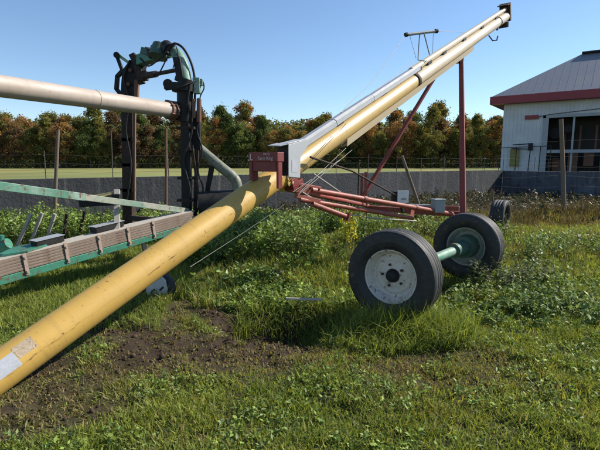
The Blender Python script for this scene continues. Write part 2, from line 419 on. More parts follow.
me = quads_mesh('grass', np.concatenate(Vs), [np.concatenate(Qs), np.concatenate(Ts)], M['grass'], np.concatenate(Cs))
tag(link_mesh('grass', me), 'short uneven green grass with dry straw covering the foreground', 'grass', kind='stuff')
# tall rank grass: right of the near tyre, in the hollow, under the pump
Vs = []; Qs = []; Ts = []; Cs = []
tallcol = lambda x, y, g: pal(g, len(x), GREEN+YGREEN[:1])
clear0 = lambda x, y: ~((np.abs(x-(-1.77+.762*(y-2.66))) < .25) & (y < 5.0))
def spot(cx, cy, rx, ry): return lambda x, y: (((x-cx)/rx)**2+((y-cy)/ry)**2 < 1).astype(float)
push(blades(6500, (.85, 1.6), (3.2, 4.1), spot(1.18, 3.70, .32, .28), lambda x, y, g: g.uniform(.14, .36, len(x)), lambda x, y, g: g.uniform(.004, .008, len(x)), tallcol, .5, 13, .8))
push(blades(7200, (.2, 1.4), (3.1, 4.1), spot(.68, 3.56, .52, .24), lambda x, y, g: g.uniform(.10, .24, len(x)), lambda x, y, g: g.uniform(.004, .008, len(x)), tallcol, .5, 14, .8))
push(blades(5200, (.3, 1.4), (3.4, 4.0), spot(.80, 3.70, .50, .17), lambda x, y, g: g.uniform(.20, .42, len(x)), lambda x, y, g: g.uniform(.004, .009, len(x)), tallcol, .45, 19, .8))
push(blades(12000, (-.9, .6), (3.3, 4.9), lambda x, y: spot(.0, 4.05, .62, .5)(x, y)*(spot(-.22, 3.88, .36, .24)(x, y) < .5), lambda x, y, g: g.uniform(.10, .26, len(x)), lambda x, y, g: g.uniform(.004, .008, len(x)), tallcol, .55, 15, .8))
push(blades(60000, (-1.6, 2.2), (4.3, 8.6), lambda x, y: (vnoise(x, y, .4, 88) > .35)*clear0(x, y), lambda x, y, g: g.uniform(.07, .24, len(x)), lambda x, y, g: g.uniform(.006, .011, len(x)), lambda x, y, g: pal(g, len(x), GREEN+YGREEN+STRAW[:1]), .5, 18, .8))
push(blades(42000, (-6, -1.0), (3.7, 7.5), lambda x, y: (x < -1.25-.15*(y-4)) & (y > 3.4), lambda x, y, g: g.uniform(.06, .17, len(x)), lambda x, y, g: g.uniform(.004, .009, len(x)), tallcol, .5, 16, .7))
push(blades(16000, (3, 13), (9.9, 11.9), lambda x, y: vnoise(x, y, .35, 5) > .35, lambda x, y, g: g.uniform(.15, .5, len(x)), lambda x, y, g: g.uniform(.005, .010, len(x)), lambda x, y, g: pal(g, len(x), [(.16, .12, .06), (.10, .06, .035), (.08, .055, .03), (.12, .09, .05), (.07, .08, .03)]), .35, 17, .5))
me = quads_mesh('tall_grass', np.concatenate(Vs), [np.concatenate(Qs), np.concatenate(Ts)], M['grass'], np.concatenate(Cs))
tag(link_mesh('tall_grass', me), 'long rank grass tufts round the tyres, under the pump and dry along the fence', 'tall grass', kind='stuff')

# ------------------------------------------------------------------ leaves
def leaves(P, D, Nn, L, W, C):
    """folded diamond leaves: base P, direction D, normal Nn"""
    S = np.cross(D, Nn); S /= np.linalg.norm(S, axis=1)[:, None]+1e-9
    L = L[:, None]; W = W[:, None]
    mid = P+D*L*.45
    V = np.stack([P, mid+S*W*.5+Nn*W*.12, P+D*L, mid-S*W*.5+Nn*W*.12], 1).reshape(-1, 3)
    k = np.arange(len(P))*4
    return V, np.stack([k, k+1, k+2], 1), np.stack([k, k+2, k+3], 1), np.repeat(C, 4, 0)
def unit(a): return a/(np.linalg.norm(a, axis=1)[:, None]+1e-9)
def weeds(n, dens, xr, yr, hr, nl, lr, cols, seed, sun=.2, stemc=(.10, .12, .05)):
    g = np.random.default_rng(seed)
    x = g.uniform(*xr, n); y = g.uniform(*yr, n); k = (g.random(n) < dens(x, y)) & (np.abs(x) < .8*y+1.6); x = x[k]; y = y[k]; n = len(x)
    h = g.uniform(*hr, n)*(.6+.8*fnoise(x, y, .6, seed)); b = np.stack([x, y, gh(x, y)], 1)
    lean = np.stack([g.normal(0, .18, n), g.normal(0, .18, n), np.ones(n)], 1)
    pc = pal(g, n, cols)
    t = np.repeat(g.random((n, 1)), nl, 1)*0+g.random((n, nl))**.7
    P = (b[:, None]+lean[:, None]*(h[:, None]*t)[..., None]).reshape(-1, 3)
    P = P+g.normal(0, .012, P.shape)
    m = n*nl; az = g.uniform(0, 2*np.pi, m); el = g.normal(.25, .45, m)
    D = np.stack([np.cos(az)*np.cos(el), np.sin(az)*np.cos(el), np.sin(el)], 1)
    Nn = unit(g.normal(0, .45, (m, 3))+np.array((0, 0, 1.0))); Nn = unit(Nn-D*np.sum(Nn*D, 1)[:, None])
    L = g.uniform(*lr, m); W = L*g.uniform(.32, .6, m)
    C = np.repeat(pc, nl, 0)*g.uniform(.8, 1.25, m)[:, None]
    V, t1, t2, c = leaves(P, D, Nn, L, W, C)
    # stems: thin quads
    s = np.array((.003, .001, 0)); s2 = np.array((-.001, .003, 0)); top = b+lean*h[:, None]
    Vst = np.stack([b-s, b+s, top+s*.4, top-s*.4, b-s2, b+s2, top+s2*.4, top-s2*.4], 1).reshape(-1, 3); o = len(V); k = np.arange(n)*8+o
    q = np.concatenate([np.stack([k, k+1, k+2, k+3], 1), np.stack([k+4, k+5, k+6, k+7], 1)])
    return np.concatenate([V, Vst]), q, np.concatenate([t1, t2]), np.concatenate([c, np.tile(np.array(stemc), (len(Vst), 1))])
WG = [(.19, .28, .06), (.22, .31, .07), (.14, .22, .05), (.19, .25, .09), (.25, .33, .08), (.12, .17, .045)]
WGREY = [(.16, .23, .075), (.14, .21, .06), (.20, .27, .09), (.12, .18, .05)]
def outside_tracks(x, y): return 1.0
def stuff(name, sets, label, cat):
    global Vs, Qs, Ts, Cs
    Vs = []; Qs = []; Ts = []; Cs = []
    for s_ in sets: push(s_)
    me = quads_mesh(name, np.concatenate(Vs), [np.concatenate(Qs), np.concatenate(Ts)], M['leaf'], np.concatenate(Cs))
    return tag(link_mesh(name, me), label, cat, kind='stuff')
clear = lambda x, y: ~((np.abs(x-(-1.77+.762*(y-2.66))) < .25) & (y < 5.0))
stuff('weeds', [
    weeds(2100, lambda x, y: (vnoise(x, y, .5, 8) > .38)*clear(x, y), (-1.6, 1.7), (5.8, 8.6), (.18, .46), 18, (.035, .08), WG, 101),
    weeds(800, lambda x, y: (vnoise(x, y, .4, 8) > .45), (-.8, .9), (4.3, 5.6), (.06, .20), 14, (.03, .07), WG, 102),
    weeds(1800, lambda x, y: 1.0*(vnoise(x, y, .5, 9) > .2), (-8, -1.8), (7.6, 9.6), (.25, .55), 22, (.04, .09), WG, 103),
    weeds(5200, lambda x, y: 1.0*(vnoise(x, y, .8, 19) > .3), (-4, 14), (10.8, 19.0), (.10, .36), 12, (.05, .11), [(.06, .05, .03), (.045, .05, .03), (.08, .06, .035), (.05, .06, .025)], 105),
    weeds(1500, lambda x, y: 1.0*(vnoise(x, y, .5, 9) > .3), (-1.8, 4.2), (8.4, 11.5), (.14, .36), 18, (.04, .09), WG+[(.16, .15, .06)], 104),
    weeds(700, lambda x, y: 1.0*(vnoise(x, y, .6, 66) > .45)*clear(x, y), (-1.4, 4.4), (5.4, 9.8), (.30, .62), 26, (.008, .022), [(.22, .17, .08), (.16, .11, .06), (.20, .22, .08)], 106, stemc=(.14, .11, .06)),
    weeds(400, lambda x, y: 1.0*(vnoise(x, y, .5, 68) > .45)*clear(x, y), (-1.4, 2.4), (4.8, 8.8), (.06, .20), 7, (.06, .11), WG, 107),
], 'leafy green weeds growing between the auger and the dark wall', 'weeds')
stuff('broadleaf_weeds', [
    weeds(800, lambda x, y: ((x-.84-(y-4)*.83) > .22)*(vnoise(x, y, .25, 6) > .35), (1.15, 3.0), (3.85, 5.6), (.05, .20), 16, (.03, .065), WGREY, 111),
    weeds(130, lambda x, y: spot(2.35, 5.05, .55, .3)(x, y), (1.6, 3.0), (4.6, 5.5), (.18, .36), 24, (.03, .06), [(.12, .15, .07), (.15, .17, .10), (.09, .11, .06)], 112),
    weeds(520, lambda x, y: 1.0*(vnoise(x, y, .4, 16) > .4), (2.6, 4.8), (6.2, 8.6), (.10, .30), 18, (.035, .07), WGREY+WG, 113),
    weeds(1500, lambda x, y: 1.0*(vnoise(x, y, .5, 26) > .55), (2.5, 9), (4.6, 9.6), (.05, .14), 12, (.03, .06), WG+[(.16, .20, .04)], 114),
    weeds(9000, lambda x, y: 1.0*(vnoise(x, y, .30, 36) > .45)*(dirt_shade_mask(x, y) < .35), (-2.5, 5.0), (1.8, 5.4), (.02, .07), 9, (.014, .04), WG+[(.15, .20, .03)], 115),
], 'low grey green broadleaf weeds around the two big tyres and the grass', 'weeds')

# soil clods
g = np.random.default_rng(5)
ico = [(0, 0, 1), (.9, 0, .35), (.28, .85, .4), (-.72, .52, .35), (-.72, -.52, .3), (.28, -.85, .4), (.7, .5, -.4), (-.3, .85, -.4), (-.9, 0, -.4), (-.3, -.85, -.4), (.7, -.5, -.4), (0, 0, -1)]
icf = [(0, 1, 2), (0, 2, 3), (0, 3, 4), (0, 4, 5), (0, 5, 1), (1, 6, 2), (2, 7, 3), (3, 8, 4), (4, 9, 5), (5, 10, 1), (2, 6, 7), (3, 7, 8), (4, 8, 9), (5, 9, 10), (1, 10, 6), (11, 7, 6), (11, 8, 7), (11, 9, 8), (11, 10, 9), (11, 6, 10)]
n = 7000; x = g.uniform(-3, 2.4, n); y = g.uniform(2.1, 5.6, n); k = g.random(n) < dirt_shade_mask(x, y)*1.0+.01; x = x[k]; y = y[k]; n = len(x)
s = g.uniform(.004, .015, n)*np.where(g.random(n) < .04, 1.8, 1)
I = np.array(ico); Vv = I[None]*s[:, None, None]*g.uniform(.6, 1.3, (n, 12, 3)); Vv = Vv+np.stack([x, y, gh(x, y)+s*.2], 1)[:, None]
Ff = (np.array(icf)[None]+(np.arange(n)*12)[:, None, None]).reshape(-1, 3)
cc = np.repeat(np.array((.075, .053, .036))*g.uniform(.6, 1.5, n)[:, None], 12, 0)
me = quads_mesh('soil_clods', Vv.reshape(-1, 3), [Ff], M['ground'], cc)
tag(link_mesh('soil_clods', me), 'crumbly dark brown soil clods scattered on the bare trampled patch', 'soil', kind='stuff')

# ------------------------------------------------------------------ GRAIN AUGER
P0 = pt(0, 371, 2.66); P1 = pt(505, 17, 12.4); A = (P1-P0).normalized()
Rt = Vector((A.y, -A.x, 0)).normalized(); Up = Rt.cross(A).normalized()      # right of tube, up-perpendicular
def at_u(u):      # point of the axis seen at photo column u
    lo, hi = -3.0, 20.0
    for _ in range(60):
        m_ = (lo+hi)/2; p = P0+A*m_; d = Vector((0, math.cos(TH), -math.sin(TH))).dot(p-Vector((0, 0, CAMH)))
        if 300+F*p.x/d < u: lo = m_
        else: hi = m_
    return (lo+hi)/2
def ax(t, r=0, u=0): return P0+A*t+Rt*r+Up*u
RT = .127
tj = at_u(284); te = at_u(505); tr = at_u(413)
tlow = -.9
auger = thing('grain_auger', (P0.x, P0.y, 0), 'long yellow grain auger with red undercarriage rising to the right', 'grain auger')
# lower tube with a visible rim at its end
MB().tube([ax(tlow), ax(tlow+.2), ax(tj-.02)], RT, 40, ref=Up).build('lower_tube', M['yellow'], auger)
MB().tube([ax(tj-.06), ax(tr)], RT*.97, 40, ref=Up).build('middle_tube', M['tan'], auger)
MB().tube([ax(tr-.05), ax(te)], RT*.94, 40, ref=Up).build('upper_tube', M['cream'], auger)
# clamp rings
for t_, w_, r_ in ((tr, .07, .142), (tj-.10, .035, .139), (at_u(497), .05, .130)):
    b = MB().lathe(ax(t_), A, [(-w_/2, RT*.9), (-w_/2, r_), (w_/2, r_), (w_/2, RT*.9)], 40, smooth=False)
    b.box(ax(t_, 0, -(r_+.02)), A, Rt, Up, w_/2*.9, .02, .03)
    b.build('clamp_ring', M['darkbrown'] if t_ != tj-.10 else M['yellow'], auger)
# paper labels on the lower tube (curved patches)
def patch(t0, t1, a0, a1, name, mat, r=.0012, wob=0):
    b = MB(); na, nt_ = 14, 8; vs = []
    for i_ in range(nt_+1):
        for j in range(na+1):
            t = t0+(t1-t0)*i_/nt_; a = a0+(a1-a0)*j/na
            if i_ in (0, nt_): t += random.uniform(-wob, wob)
            vs.append(ax(t)+(Up*math.cos(a)+Rt*math.sin(a))*(RT+r))
    fs = [(i_*(na+1)+j, i_*(na+1)+j+1, (i_+1)*(na+1)+j+1, (i_+1)*(na+1)+j) for i_ in range(nt_) for j in range(na)]
    b.add(vs, fs, smooth=True); return b.build(name, mat, auger)
tw = at_u(8)
l1 = patch(tw-.14, tw+.045, R(38), R(84), 'label', M['paper']); l1['label'] = 'white paper warning label'
l2 = patch(tw+.05, tw+.17, R(28), R(66), 'label', M['oldpaper'], wob=.006); l2['label'] = 'peeled brown paper label'
# cap at the lower end: intake cage just outside the picture
b = MB()
for k in range(10):
    a = 2*math.pi*k/10; e = (Up*math.cos(a)+Rt*math.sin(a))
    b.tube([ax(tlow+.02)+e*.15, ax(tlow-.42)+e*.15], .006, 6)
for t_ in (tlow, tlow-.2, tlow-.42):
    b.tube([ax(t_)+(Up*math.cos(2*math.pi*q/24)+Rt*math.sin(2*math.pi*q/24))*.15 for q in range(25)], .006, 6, caps=False)
b.build('intake_cage', M['darkbrown'], auger)
# galvanised channel over the middle tube (trough with folded lips)
def channel(t0, t1, u0, w, h, name, mat, r0=0):
    prof = [(-w/2, 0), (-w/2, h*.7), (-w/4, h), (w/4, h), (w/2, h*.7), (w/2, 0), (w/2-.006, 0), (w/2-.006, h*.66), (w/4-.004, h-.007), (-w/4+.004, h-.007), (-w/2+.006, h*.66), (-w/2+.006, 0)]
    b = MB().prism([ax(t0, r0+q[0], u0+q[1]) for q in prof], A*(t1-t0)); return b.build(name, mat, auger)
tg = at_u(290)
ts = [tg, at_u(335), at_u(372), at_u(418)]
for i_ in range(3):
    channel(ts[i_]+(.012 if i_ else 0), ts[i_+1], .130+.004*(i_ % 2), .125, .085, 'drive_cover', M['galv'])
# beyond it the thin drive tube
MB().tube([ax(ts[3]-.25, 0, .182), ax(te+.02, 0, .182)], .052, 20, ref=Up).build('drive_tube', M['cream'], auger)
# brackets that hold the drive tube
for uu in (339, 383, 418, 428, 443, 463, 481, 495):
    t_ = at_u(uu); b = MB()
    b.box(ax(t_, 0, .135), A, Rt, Up, .10, .045, .03); b.box(ax(t_, .047, .138), A, Rt, Up, .09, .006, .028)
    b.build('bracket', M['black'], auger, bevel=.003)
# head at the top: drive box and down spout
b = MB(); b.box(ax(te+.05, 0, .10), A, Rt, Up, .055, .13, .22); b.box(ax(te-.06, 0, .30), A, Rt, Up, .16, .13, .012)
b.build('head_plate', M['darkbrown'], auger, bevel=.004)
sp = ax(te-.18, 0, -.11)
b = MB(); b.tube([sp, sp+Vector((.02, .02, -.12))], [.13, .12], 20); b.build('spout', M['darkbrown'], auger)
# small hook below
b = MB(); q = ax(at_u(487), .03, -.13); b.tube([q, q+Vector((.1, 0, -.12)), q+Vector((.22, .05, -.1)), q+Vector((.24, .05, .0))], .015, 6); b.build('hook', M['darkbrown'], auger)
# lift track on the underside
t0, t1 = at_u(338), at_u(468)
b = MB()
b.prism([ax(t0, q[0], q[1]) for q in [(.01, -.125), (.01, -.165), (.09, -.165), (.09, -.158), (.02, -.158), (.02, -.120)]], A*(t1-t0))
b.prism([ax(t0, -q[0], q[1]) for q in [(.01, -.125), (.01, -.165), (.09, -.165), (.09, -.158), (.02, -.158), (.02, -.120)]], A*(t1-t0))
b.prism([ax(t0, .118, -.07), ax(t0, .126, -.07), ax(t0, .100, -.168), ax(t0, .092, -.168)], A*(t1-t0))
b.build('lift_track', M['cream'], auger)
# belt guard: pale sheet box with a black back
tb = at_u(292)
ah = Vector((A.x, A.y, 0)).normalized(); zz = Vector((0, 0, 1)); GC = pt(288, 160, 4.5)
def gp_(a, z, r=0): return GC+ah*a+zz*z+Rt*r
b = MB()
b.prism([gp_(0, -.165), gp_(.19, -.18), gp_(.20, .03), gp_(.34, .16), gp_(.30, .21), gp_(.02, .155), gp_(0, .15)], Rt*.008)
b.prism([gp_(-.01, .155, .012), gp_(.30, .212, .012), gp_(.30, .212, -.13), gp_(-.01, .155, -.13)], zz*.008)
b.prism([gp_(-.015, .150, .012), gp_(-.015, .162, -.13), gp_(-.13, .135, -.15), gp_(-.10, .13, -.02)], zz*.008)
b.prism([gp_(0, -.165), gp_(.19, -.18), gp_(.19, -.18, -.06), gp_(0, -.165, -.06)], zz*-.006)
b.build('belt_guard', M['galvlight'], auger, bevel=.002)
b = MB(); b.box(gp_(.03, -.005, -.066), Rt, ah, zz, .062, .03, .15); b.build('belt_housing', M['black'], auger, bevel=.004)
b = MB(); b.box(gp_(.095, -.06, .0095), ah, Rt, zz, .045, .001, .06); ll = b.build('label', M['paper'], auger); ll['label'] = 'small white label on the belt guard'
# transverse red carrier plate with the maker's lettering
cb = pt(266, 157, 4.42)
nrm = (-Vector((A.x, A.y, 0))).normalized(); zz = Vector((0, 0, 1))
b = MB(); b.box(cb+zz*.0, Rt, nrm, zz, .185, .05, .045); b.box(cb-zz*.09, Rt, nrm, zz, .15, .035, .05)
b.box(cb+Rt*-.165-zz*.13, Rt, nrm, zz, .02, .045, .10); b.box(cb+Rt*.165-zz*.17, Rt, nrm, zz, .014, .03, .13)
b.build('drive_carrier', M['darkred'], auger, bevel=.004)
fc = cb+nrm*.0535
text_mesh('Farm King', .046, fc+Rt*.035-zz*.014, Rt, zz, M['lettering'], 'lettering', auger, shear=.2)
text_mesh('BUHLER', .024, fc+Rt*.055+zz*.026, Rt, zz, M['lettering'], 'lettering', auger)
b = MB(); b.box(fc-Rt*.155+zz*.0, Rt, nrm, zz, .006, .001, .03); b.box(fc-Rt*.145-zz*.026, Rt, nrm, zz, .016, .0012, .005); b.build('emblem', M['lettering'], auger)
# hinge blocks between the tubes, and bolts
b = MB(); b.box(ax(tj-.02, .08, -.11), A, Rt, Up, .06, .06, .05); b.box(ax(tj+.03, 0, -.16), A, Rt, Up, .10, .13, .03); b.build('hinge_block', M['darkred'], auger, bevel=.005)
for dz, dr in ((-.02, .13), (.06, .135), (-.09, .12)):
    b = MB(); p_ = ax(tj-.07, dr, dz); b.tube([p_, p_+Rt*.03], .016, 6); b.box(p_+Rt*.005-A*.01, A, Rt, Up, .05, .006, .018); b.build('latch', M['tan'], auger)
# undercarriage
ac = Vector((2.0, 7.6, .62))
def axl(k, z=.62): return Vector((ac.x+Rt.x*k, ac.y+Rt.y*k, z))
J = ax(tj+.06, 0, -.20)
J1 = ax(tj+.03, .11, -.20); J2 = ax(tj+.05, -.12, -.22)
endR = pt(452, 214, 7.0); endL = axl(-.95, .66)
jb = MB(); d_ = (endR-J1).normalized()
jb.beam(J1-d_*.05, J1+d_*.34, .03, .11); jb.beam(J1+Vector((.0, 0, -.09))-d_*.03, J1+d_*.30+Vector((.02, 0, -.12)), .05, .05); jb.beam(J1+Vector((0, 0, .05)), J2+Vector((0, 0, .05)), .10, .06)
jb.build('frame_bracket', M['red'], auger, bevel=.004)
MB().tube([J1+d_*.2, endR], .034, 16).build('frame_pipe', M['red'], auger)
MB().tube([J2, endL], .034, 16).build('frame_pipe', M['postred'], auger)
lp0 = J1+Vector((.02, 0, -.13)); lp1 = pt(412, 218, 6.5)
MB().tube([lp0, lp0+(lp1-lp0)*.3, lp1], .028, 14).build('frame_pipe', M['red'], auger)
MB().beam(lp1-Vector((.0, 0, .02)), pt(413, 208, 6.9), .05, .05).build('pipe_bracket', M['red'], auger)
lp2 = pt(347, 217, 5.4)
MB().beam(lp2-(lp2-lp0).normalized()*.012, lp2+(lp2-lp0).normalized()*.012, .09, .09).build('end_flange', M['postred'], auger)
MB().tube([lp0+(lp2-lp0)*.25, lp2], .032, 14).build('jack_leg', M['red'], auger)
b = MB(); b.beam(axl(-.98), axl(.78, .62), .09, .09); b.build('axle_beam', M['postred'], auger, bevel=.004)
b = MB(); b.beam(pt(408, 207.5, 6.9), pt(458, 208.5, 6.95), .06, .075); b.build('cross_beam', M['postred'], auger, bevel=.004)
b = MB(); b.beam(pt(409, 205, 6.86), pt(430, 205.5, 6.86), .07, .03); b.build('tool_tray', M['galv'], auger, bevel=.003)
b = MB(); b.box(pt(438, 206, 6.7), (1, .3, 0), (-.3, 1, 0), zz, .085, .06, .095); b.box(pt(438, 199.5, 6.7), (1, .3, 0), (-.3, 1, 0), zz, .095, .07, .01)
b.build('toolbox', M['greyplastic'], auger, bevel=.006)
MB().beam(endR-Vector((0, 0, .0)), Vector((endR.x+.05, endR.y+.1, 0)), .07, .07).build('stand_leg', M['postred'], auger)
MB().beam(axl(-.95), axl(-.95, 0), .07, .07).build('stand_leg', M['postred'], auger)
for f_ in (.02, .10, .18, .30):
    p_ = J1+d_*f_+Vector((0, 0, .02)); MB().tube([p_, p_+Vector((.02, -.035, 0))], .013, 6).build('bolt', M['darkbrown'], auger)
for k_, f_ in enumerate((.35, .7)):
    p_ = J1.lerp(endR, f_); b = MB(); b.lathe(p_, d_, [(-.03, .033), (-.03, .041), (.03, .041), (.03, .033)], 20, smooth=False); b.build('pipe_collar', M['postred'], auger)
# lift arms
top = ax(at_u(456), 0, -.19)
aR = MB().beam(pt(463, 214, 7.05), top+Rt*.09, .055, .09, up=Rt); aR.build('lift_arm', M['postred'], auger, bevel=.004)
aL = MB().beam(pt(360, 201, 8.1), ax(at_u(441), -.09, -.19), .05, .06, up=Rt); aL.build('lift_arm', M['postred'], auger, bevel=.004)
b = MB(); b.box(top, A, Rt, Up, .12, .11, .03); b.build('arm_slider', M['black'], auger, bevel=.004)
b = MB(); b.beam(pt(366, 205, 8.0), pt(366, 172, 8.0), .07, .05); b.beam(pt(361, 205, 8.05), pt(362, 174, 8.05), .03, .04); b.build('upright_bracket', M['red'], auger, bevel=.004)
MB().tube([pt(358, 196, 8.2), pt(359, 162, 8.2)], .012, 6).build('rod', M['darkbrown'], auger)
# winch box (white face)
wb = pt(403, 197, 6.6)
b = MB(); b.box(wb, (1, .15, 0), (-.15, 1, 0), zz, .085, .006, .092); bx_ = b.build('number_plate', M['white'], auger, bevel=.002)
bx_['label'] = 'blank looking white plate with a faint grey smudge'
b = MB(); b.box(wb+Vector((-.04, .06, -.01)), (1, .15, 0), (-.15, 1, 0), zz, .11, .05, .09); b.build('winch_box', M['black'], auger, bevel=.004)
b = MB(); b.box(wb+Vector((.012, -.0085, -.028)), (1, .15, 0), (-.15, 1, 0), zz, .035, .002, .012); b.build('smudge', M['greyplastic'], auger)
MB().beam(wb+Vector((-.02, .06, -.08)), pt(403, 212, 6.7), .04, .04).build('bracket_leg', M['black'], auger)
# dark diagonal brace from the belt guard to the winch, pale rods
MB().tube([ax(tb+.12, .19, .06), pt(352, 171, 5.9), wb+Vector((-.06, .05, .0))], .013, 8).build('brace_rod', M['darkbrown'], auger)
MB().tube([ax(tb+.10, .19, -.13), pt(350, 199, 5.9)], .010, 8).build('brace_rod', M['cable'], auger)
MB().tube([J1+Vector((.05, 0, -.05)), pt(335, 212, 5.4), pt(372, 218, 5.9), pt(416, 221, 6.4)], .009, 8).build('brace_rod', M['cable'], auger)
for (a_, b_) in (((293, 192), (344, 157)), ((299, 194), (352, 150)), ((300, 192), (346, 148))):
    MB().tube([pt(*a_, 4.75), pt(*b_, 5.8)], .0028, 6).build('cable', M['cable'], auger)
MB().tube([pt(300, 173, 4.9), pt(346, 124, 5.6)], .004, 6).build('cable', M['rust'], auger)
# cable mast on the upper tube
t_m = at_u(427)
mt = pt(423, 33, 8.0); 
mb0 = ax(t_m, 0, .24)
crL = pt(405.5, 34.8, 7.9); crR = pt(437, 31, 8.2)
MB().tube([crL, crR], .025, 12).build('mast_crossbar', M['greyplastic'], auger)
for p_, q_ in ((-.01, .05), (.94, 1.01)): MB().tube([crL+(crR-crL)*p_, crL+(crR-crL)*q_], .036, 12).build('pulley', M['black'], auger)
cm = (crL+crR)/2
b = MB(); b.tube([cm+Vector((-.03, 0, 0)), pt(418, 60, 7.95)], .010, 8); b.tube([cm+Vector((.04, 0, 0)), ax(at_u(431), 0, .24)], .010, 8)
b.tube([pt(418, 60, 7.95), pt(426, 61, 7.95), ax(at_u(430), 0, .2)], .009, 8); b.build('mast_strut', M['greyplastic'], auger)
for a_, b_ in ((crL+(crR-crL)*.12, pt(416, 58, 7.95)), (crR-(crR-crL)*.12, ax(at_u(434), 0, .24))): MB().tube([a_, b_], .004, 5).build('mast_cable', M['cable'], auger)
for ps_ in ([ax(at_u(345), 0, .22), pt(345, 108, 6.0), pt(372, 82, 6.7), crL], [pt(345, 113, 6.0), pt(416, 60, 7.95)], [crR, ax(at_u(465), 0, .25)]):
    MB().tube(ps_, .004, 5).build('mast_cable', M['cable'], auger)
MB().tube([pt(190, 267, 3.75), pt(243, 233, 4.35), pt(284, 205, 4.6)], .0022, 8).build('cable', M['cable'], auger)

# ------------------------------------------------------------------ wheels
def wheel(c, axis, rad, width, rimmat, parent, rimr=.57, label=None, hubmat=None, inner=False):
    """rim disc is the part; tyre, hub and nuts are its sub-parts. axis points out of the dished face"""
    c = Vector(c); a_ = Vector(axis).normalized(); rr = rad*rimr; w = width/2
    b = MB().lathe(c, a_, [(w*.62, rr*1.02), (w*.70, rr*1.05), (w*.76, rr*1.03), (w*.76, rr*.99), (w*.66, rr*.96), (w*.42, rr*.93), (w*.38, rr*.88), (w*.05, rr*.84), (-w*.02, rr*.80), (-w*.02, rr*.72), (w*.08, rr*.68), (w*.10, rr*.60), (w*.05, rr*.54), (w*.16, rr*.46), (w*.20, rr*.30), (w*.20, .001), (w*.14, .001), (w*.10, rr*.44), (w*.0, rr*.54), (-w*.05, rr*.70), (-w*.10, rr*.82), (-w*.62, rr*.92), (-w*.72, rr*1.0), (-w*.66, rr*1.04), (-w*.55, rr*.98), (w*.55, rr*.97)], 56)
    wh = b.build('wheel', rimmat, parent)
    if label: wh['label'] = label
    rb = rr*.98
    prof = [(w*.62, rb), (w*.80, rb*1.06), (w*.97, rr+(rad-rr)*.34), (w*.985, rr+(rad-rr)*.40), (w*1.01, rr+(rad-rr)*.43), (w*.985, rr+(rad-rr)*.47), (w*1.0, rr+(rad-rr)*.60), (w*.96, rr+(rad-rr)*.78), (w*.90, rad*.972), (w*.86, rad*.968), (w*.80, rad*.985)]
    nr = 4
    for i_ in range(nr):      # ribs with grooves
        x0 = w*.74-(w*1.48)*i_/nr; x1 = w*.74-(w*1.48)*(i_+1)/nr; g_ = w*.05
        cr = lambda x_: rad*(1-.018*(x_/w)**2)
        prof += [(x0-g_, cr(x0)), (x1+g_, cr(x1))]
        if i_ < nr-1: prof += [(x1+g_*.5, rad*.980), (x1-g_*.5, rad*.980)]
    prof += [(-w*.80, rad*.985), (-w*.96, rr+(rad-rr)*.78), (-w*1.0, rr+(rad-rr)*.55), (-w*.97, rr+(rad-rr)*.34), (-w*.80, rb*1.06), (-w*.62, rb)]
    MB().lathe(c, a_, prof, 72).build('tyre', M['rubber'], wh)
    b = MB(); b.lathe(c, a_, [(w*.15, rr*.27), (w*.35, rr*.25), (w*.62, rr*.20), (w*.70, rr*.15), (w*.72, .001)], 24); b.build('hub', hubmat or M['black'], wh)
    x_ = Vector((0, 0, 1)); y_ = a_.cross(x_).normalized(); x_ = y_.cross(a_)
    for k in range(5):
        an = 2*math.pi*k/5+.3; p = c+(x_*math.cos(an)+y_*math.sin(an))*rr*.42+a_*w*.14
        MB().tube([p, p+a_*w*.18], .012, 6).build('lug_nut', M['darkbrown'], wh)
    return wh
wn = pt(394, 274, 4.0); wn.z = .43; wf = pt(468, 243, 5.35); wf.z = .45
wax = (wn-wf); wax.z = 0; wax.normalize()
# faces turned a little more to the viewer than the axle line alone suggests
axn = Vector((-.50, -.866, 0)).normalized()
axle = thing('wheel_axle', (wn+wf)/2*1.0-Vector((0, 0, .41)), 'green axle with two big tyred wheels half sunk in weeds', 'wheel axle')
wheel(wn, wax*.45+axn*.55, .425, .24, M['rim'], axle, label='near wheel with an off-white dished rim')
wheel(wf, -(wax*.8+axn*.2)*1.0, .40, .25, M['rimgreen'], axle, label='far wheel with a grimy green grey rim seen from inside', hubmat=M['deepgreen'])
# far wheel: viewer sees its inner side, with the axle entering the drum
b = MB(); b.tube([wn-wax*.16, wf+wax*.45], .052, 20); b.build('axle_tube', M['palegreen'], axle)
b = MB(); b.tube([wf+wax*.45, wf+wax*.10], .085, 20); b.lathe(wf, wax, [(.16, .001), (.16, .13), (.02, .14)], 24, smooth=False); b.build('brake_drum', M['deepgreen'], axle)
third = thing('spare_wheel', pt(499, 217, 9.0)*1.0, 'black tyre standing upright in the grass behind the green axle', 'wheel')
third.location.z = 0
wheel(Vector((pt(500, 217, 9.0).x, 9.0, .35)), Vector((.80, -.60, 0)), .35, .27, M['black'], third, rimr=.60)
# white lath on the grass
b = MB(); b.beam(pt(286, 298.5, 4.0), pt(322, 299.5, 4.0), .022, .015); tag(b.build('lath', M['palewood']), 'short pale white lath lying in the shaded grass', 'lath')
lo = bpy.data.objects['lath']

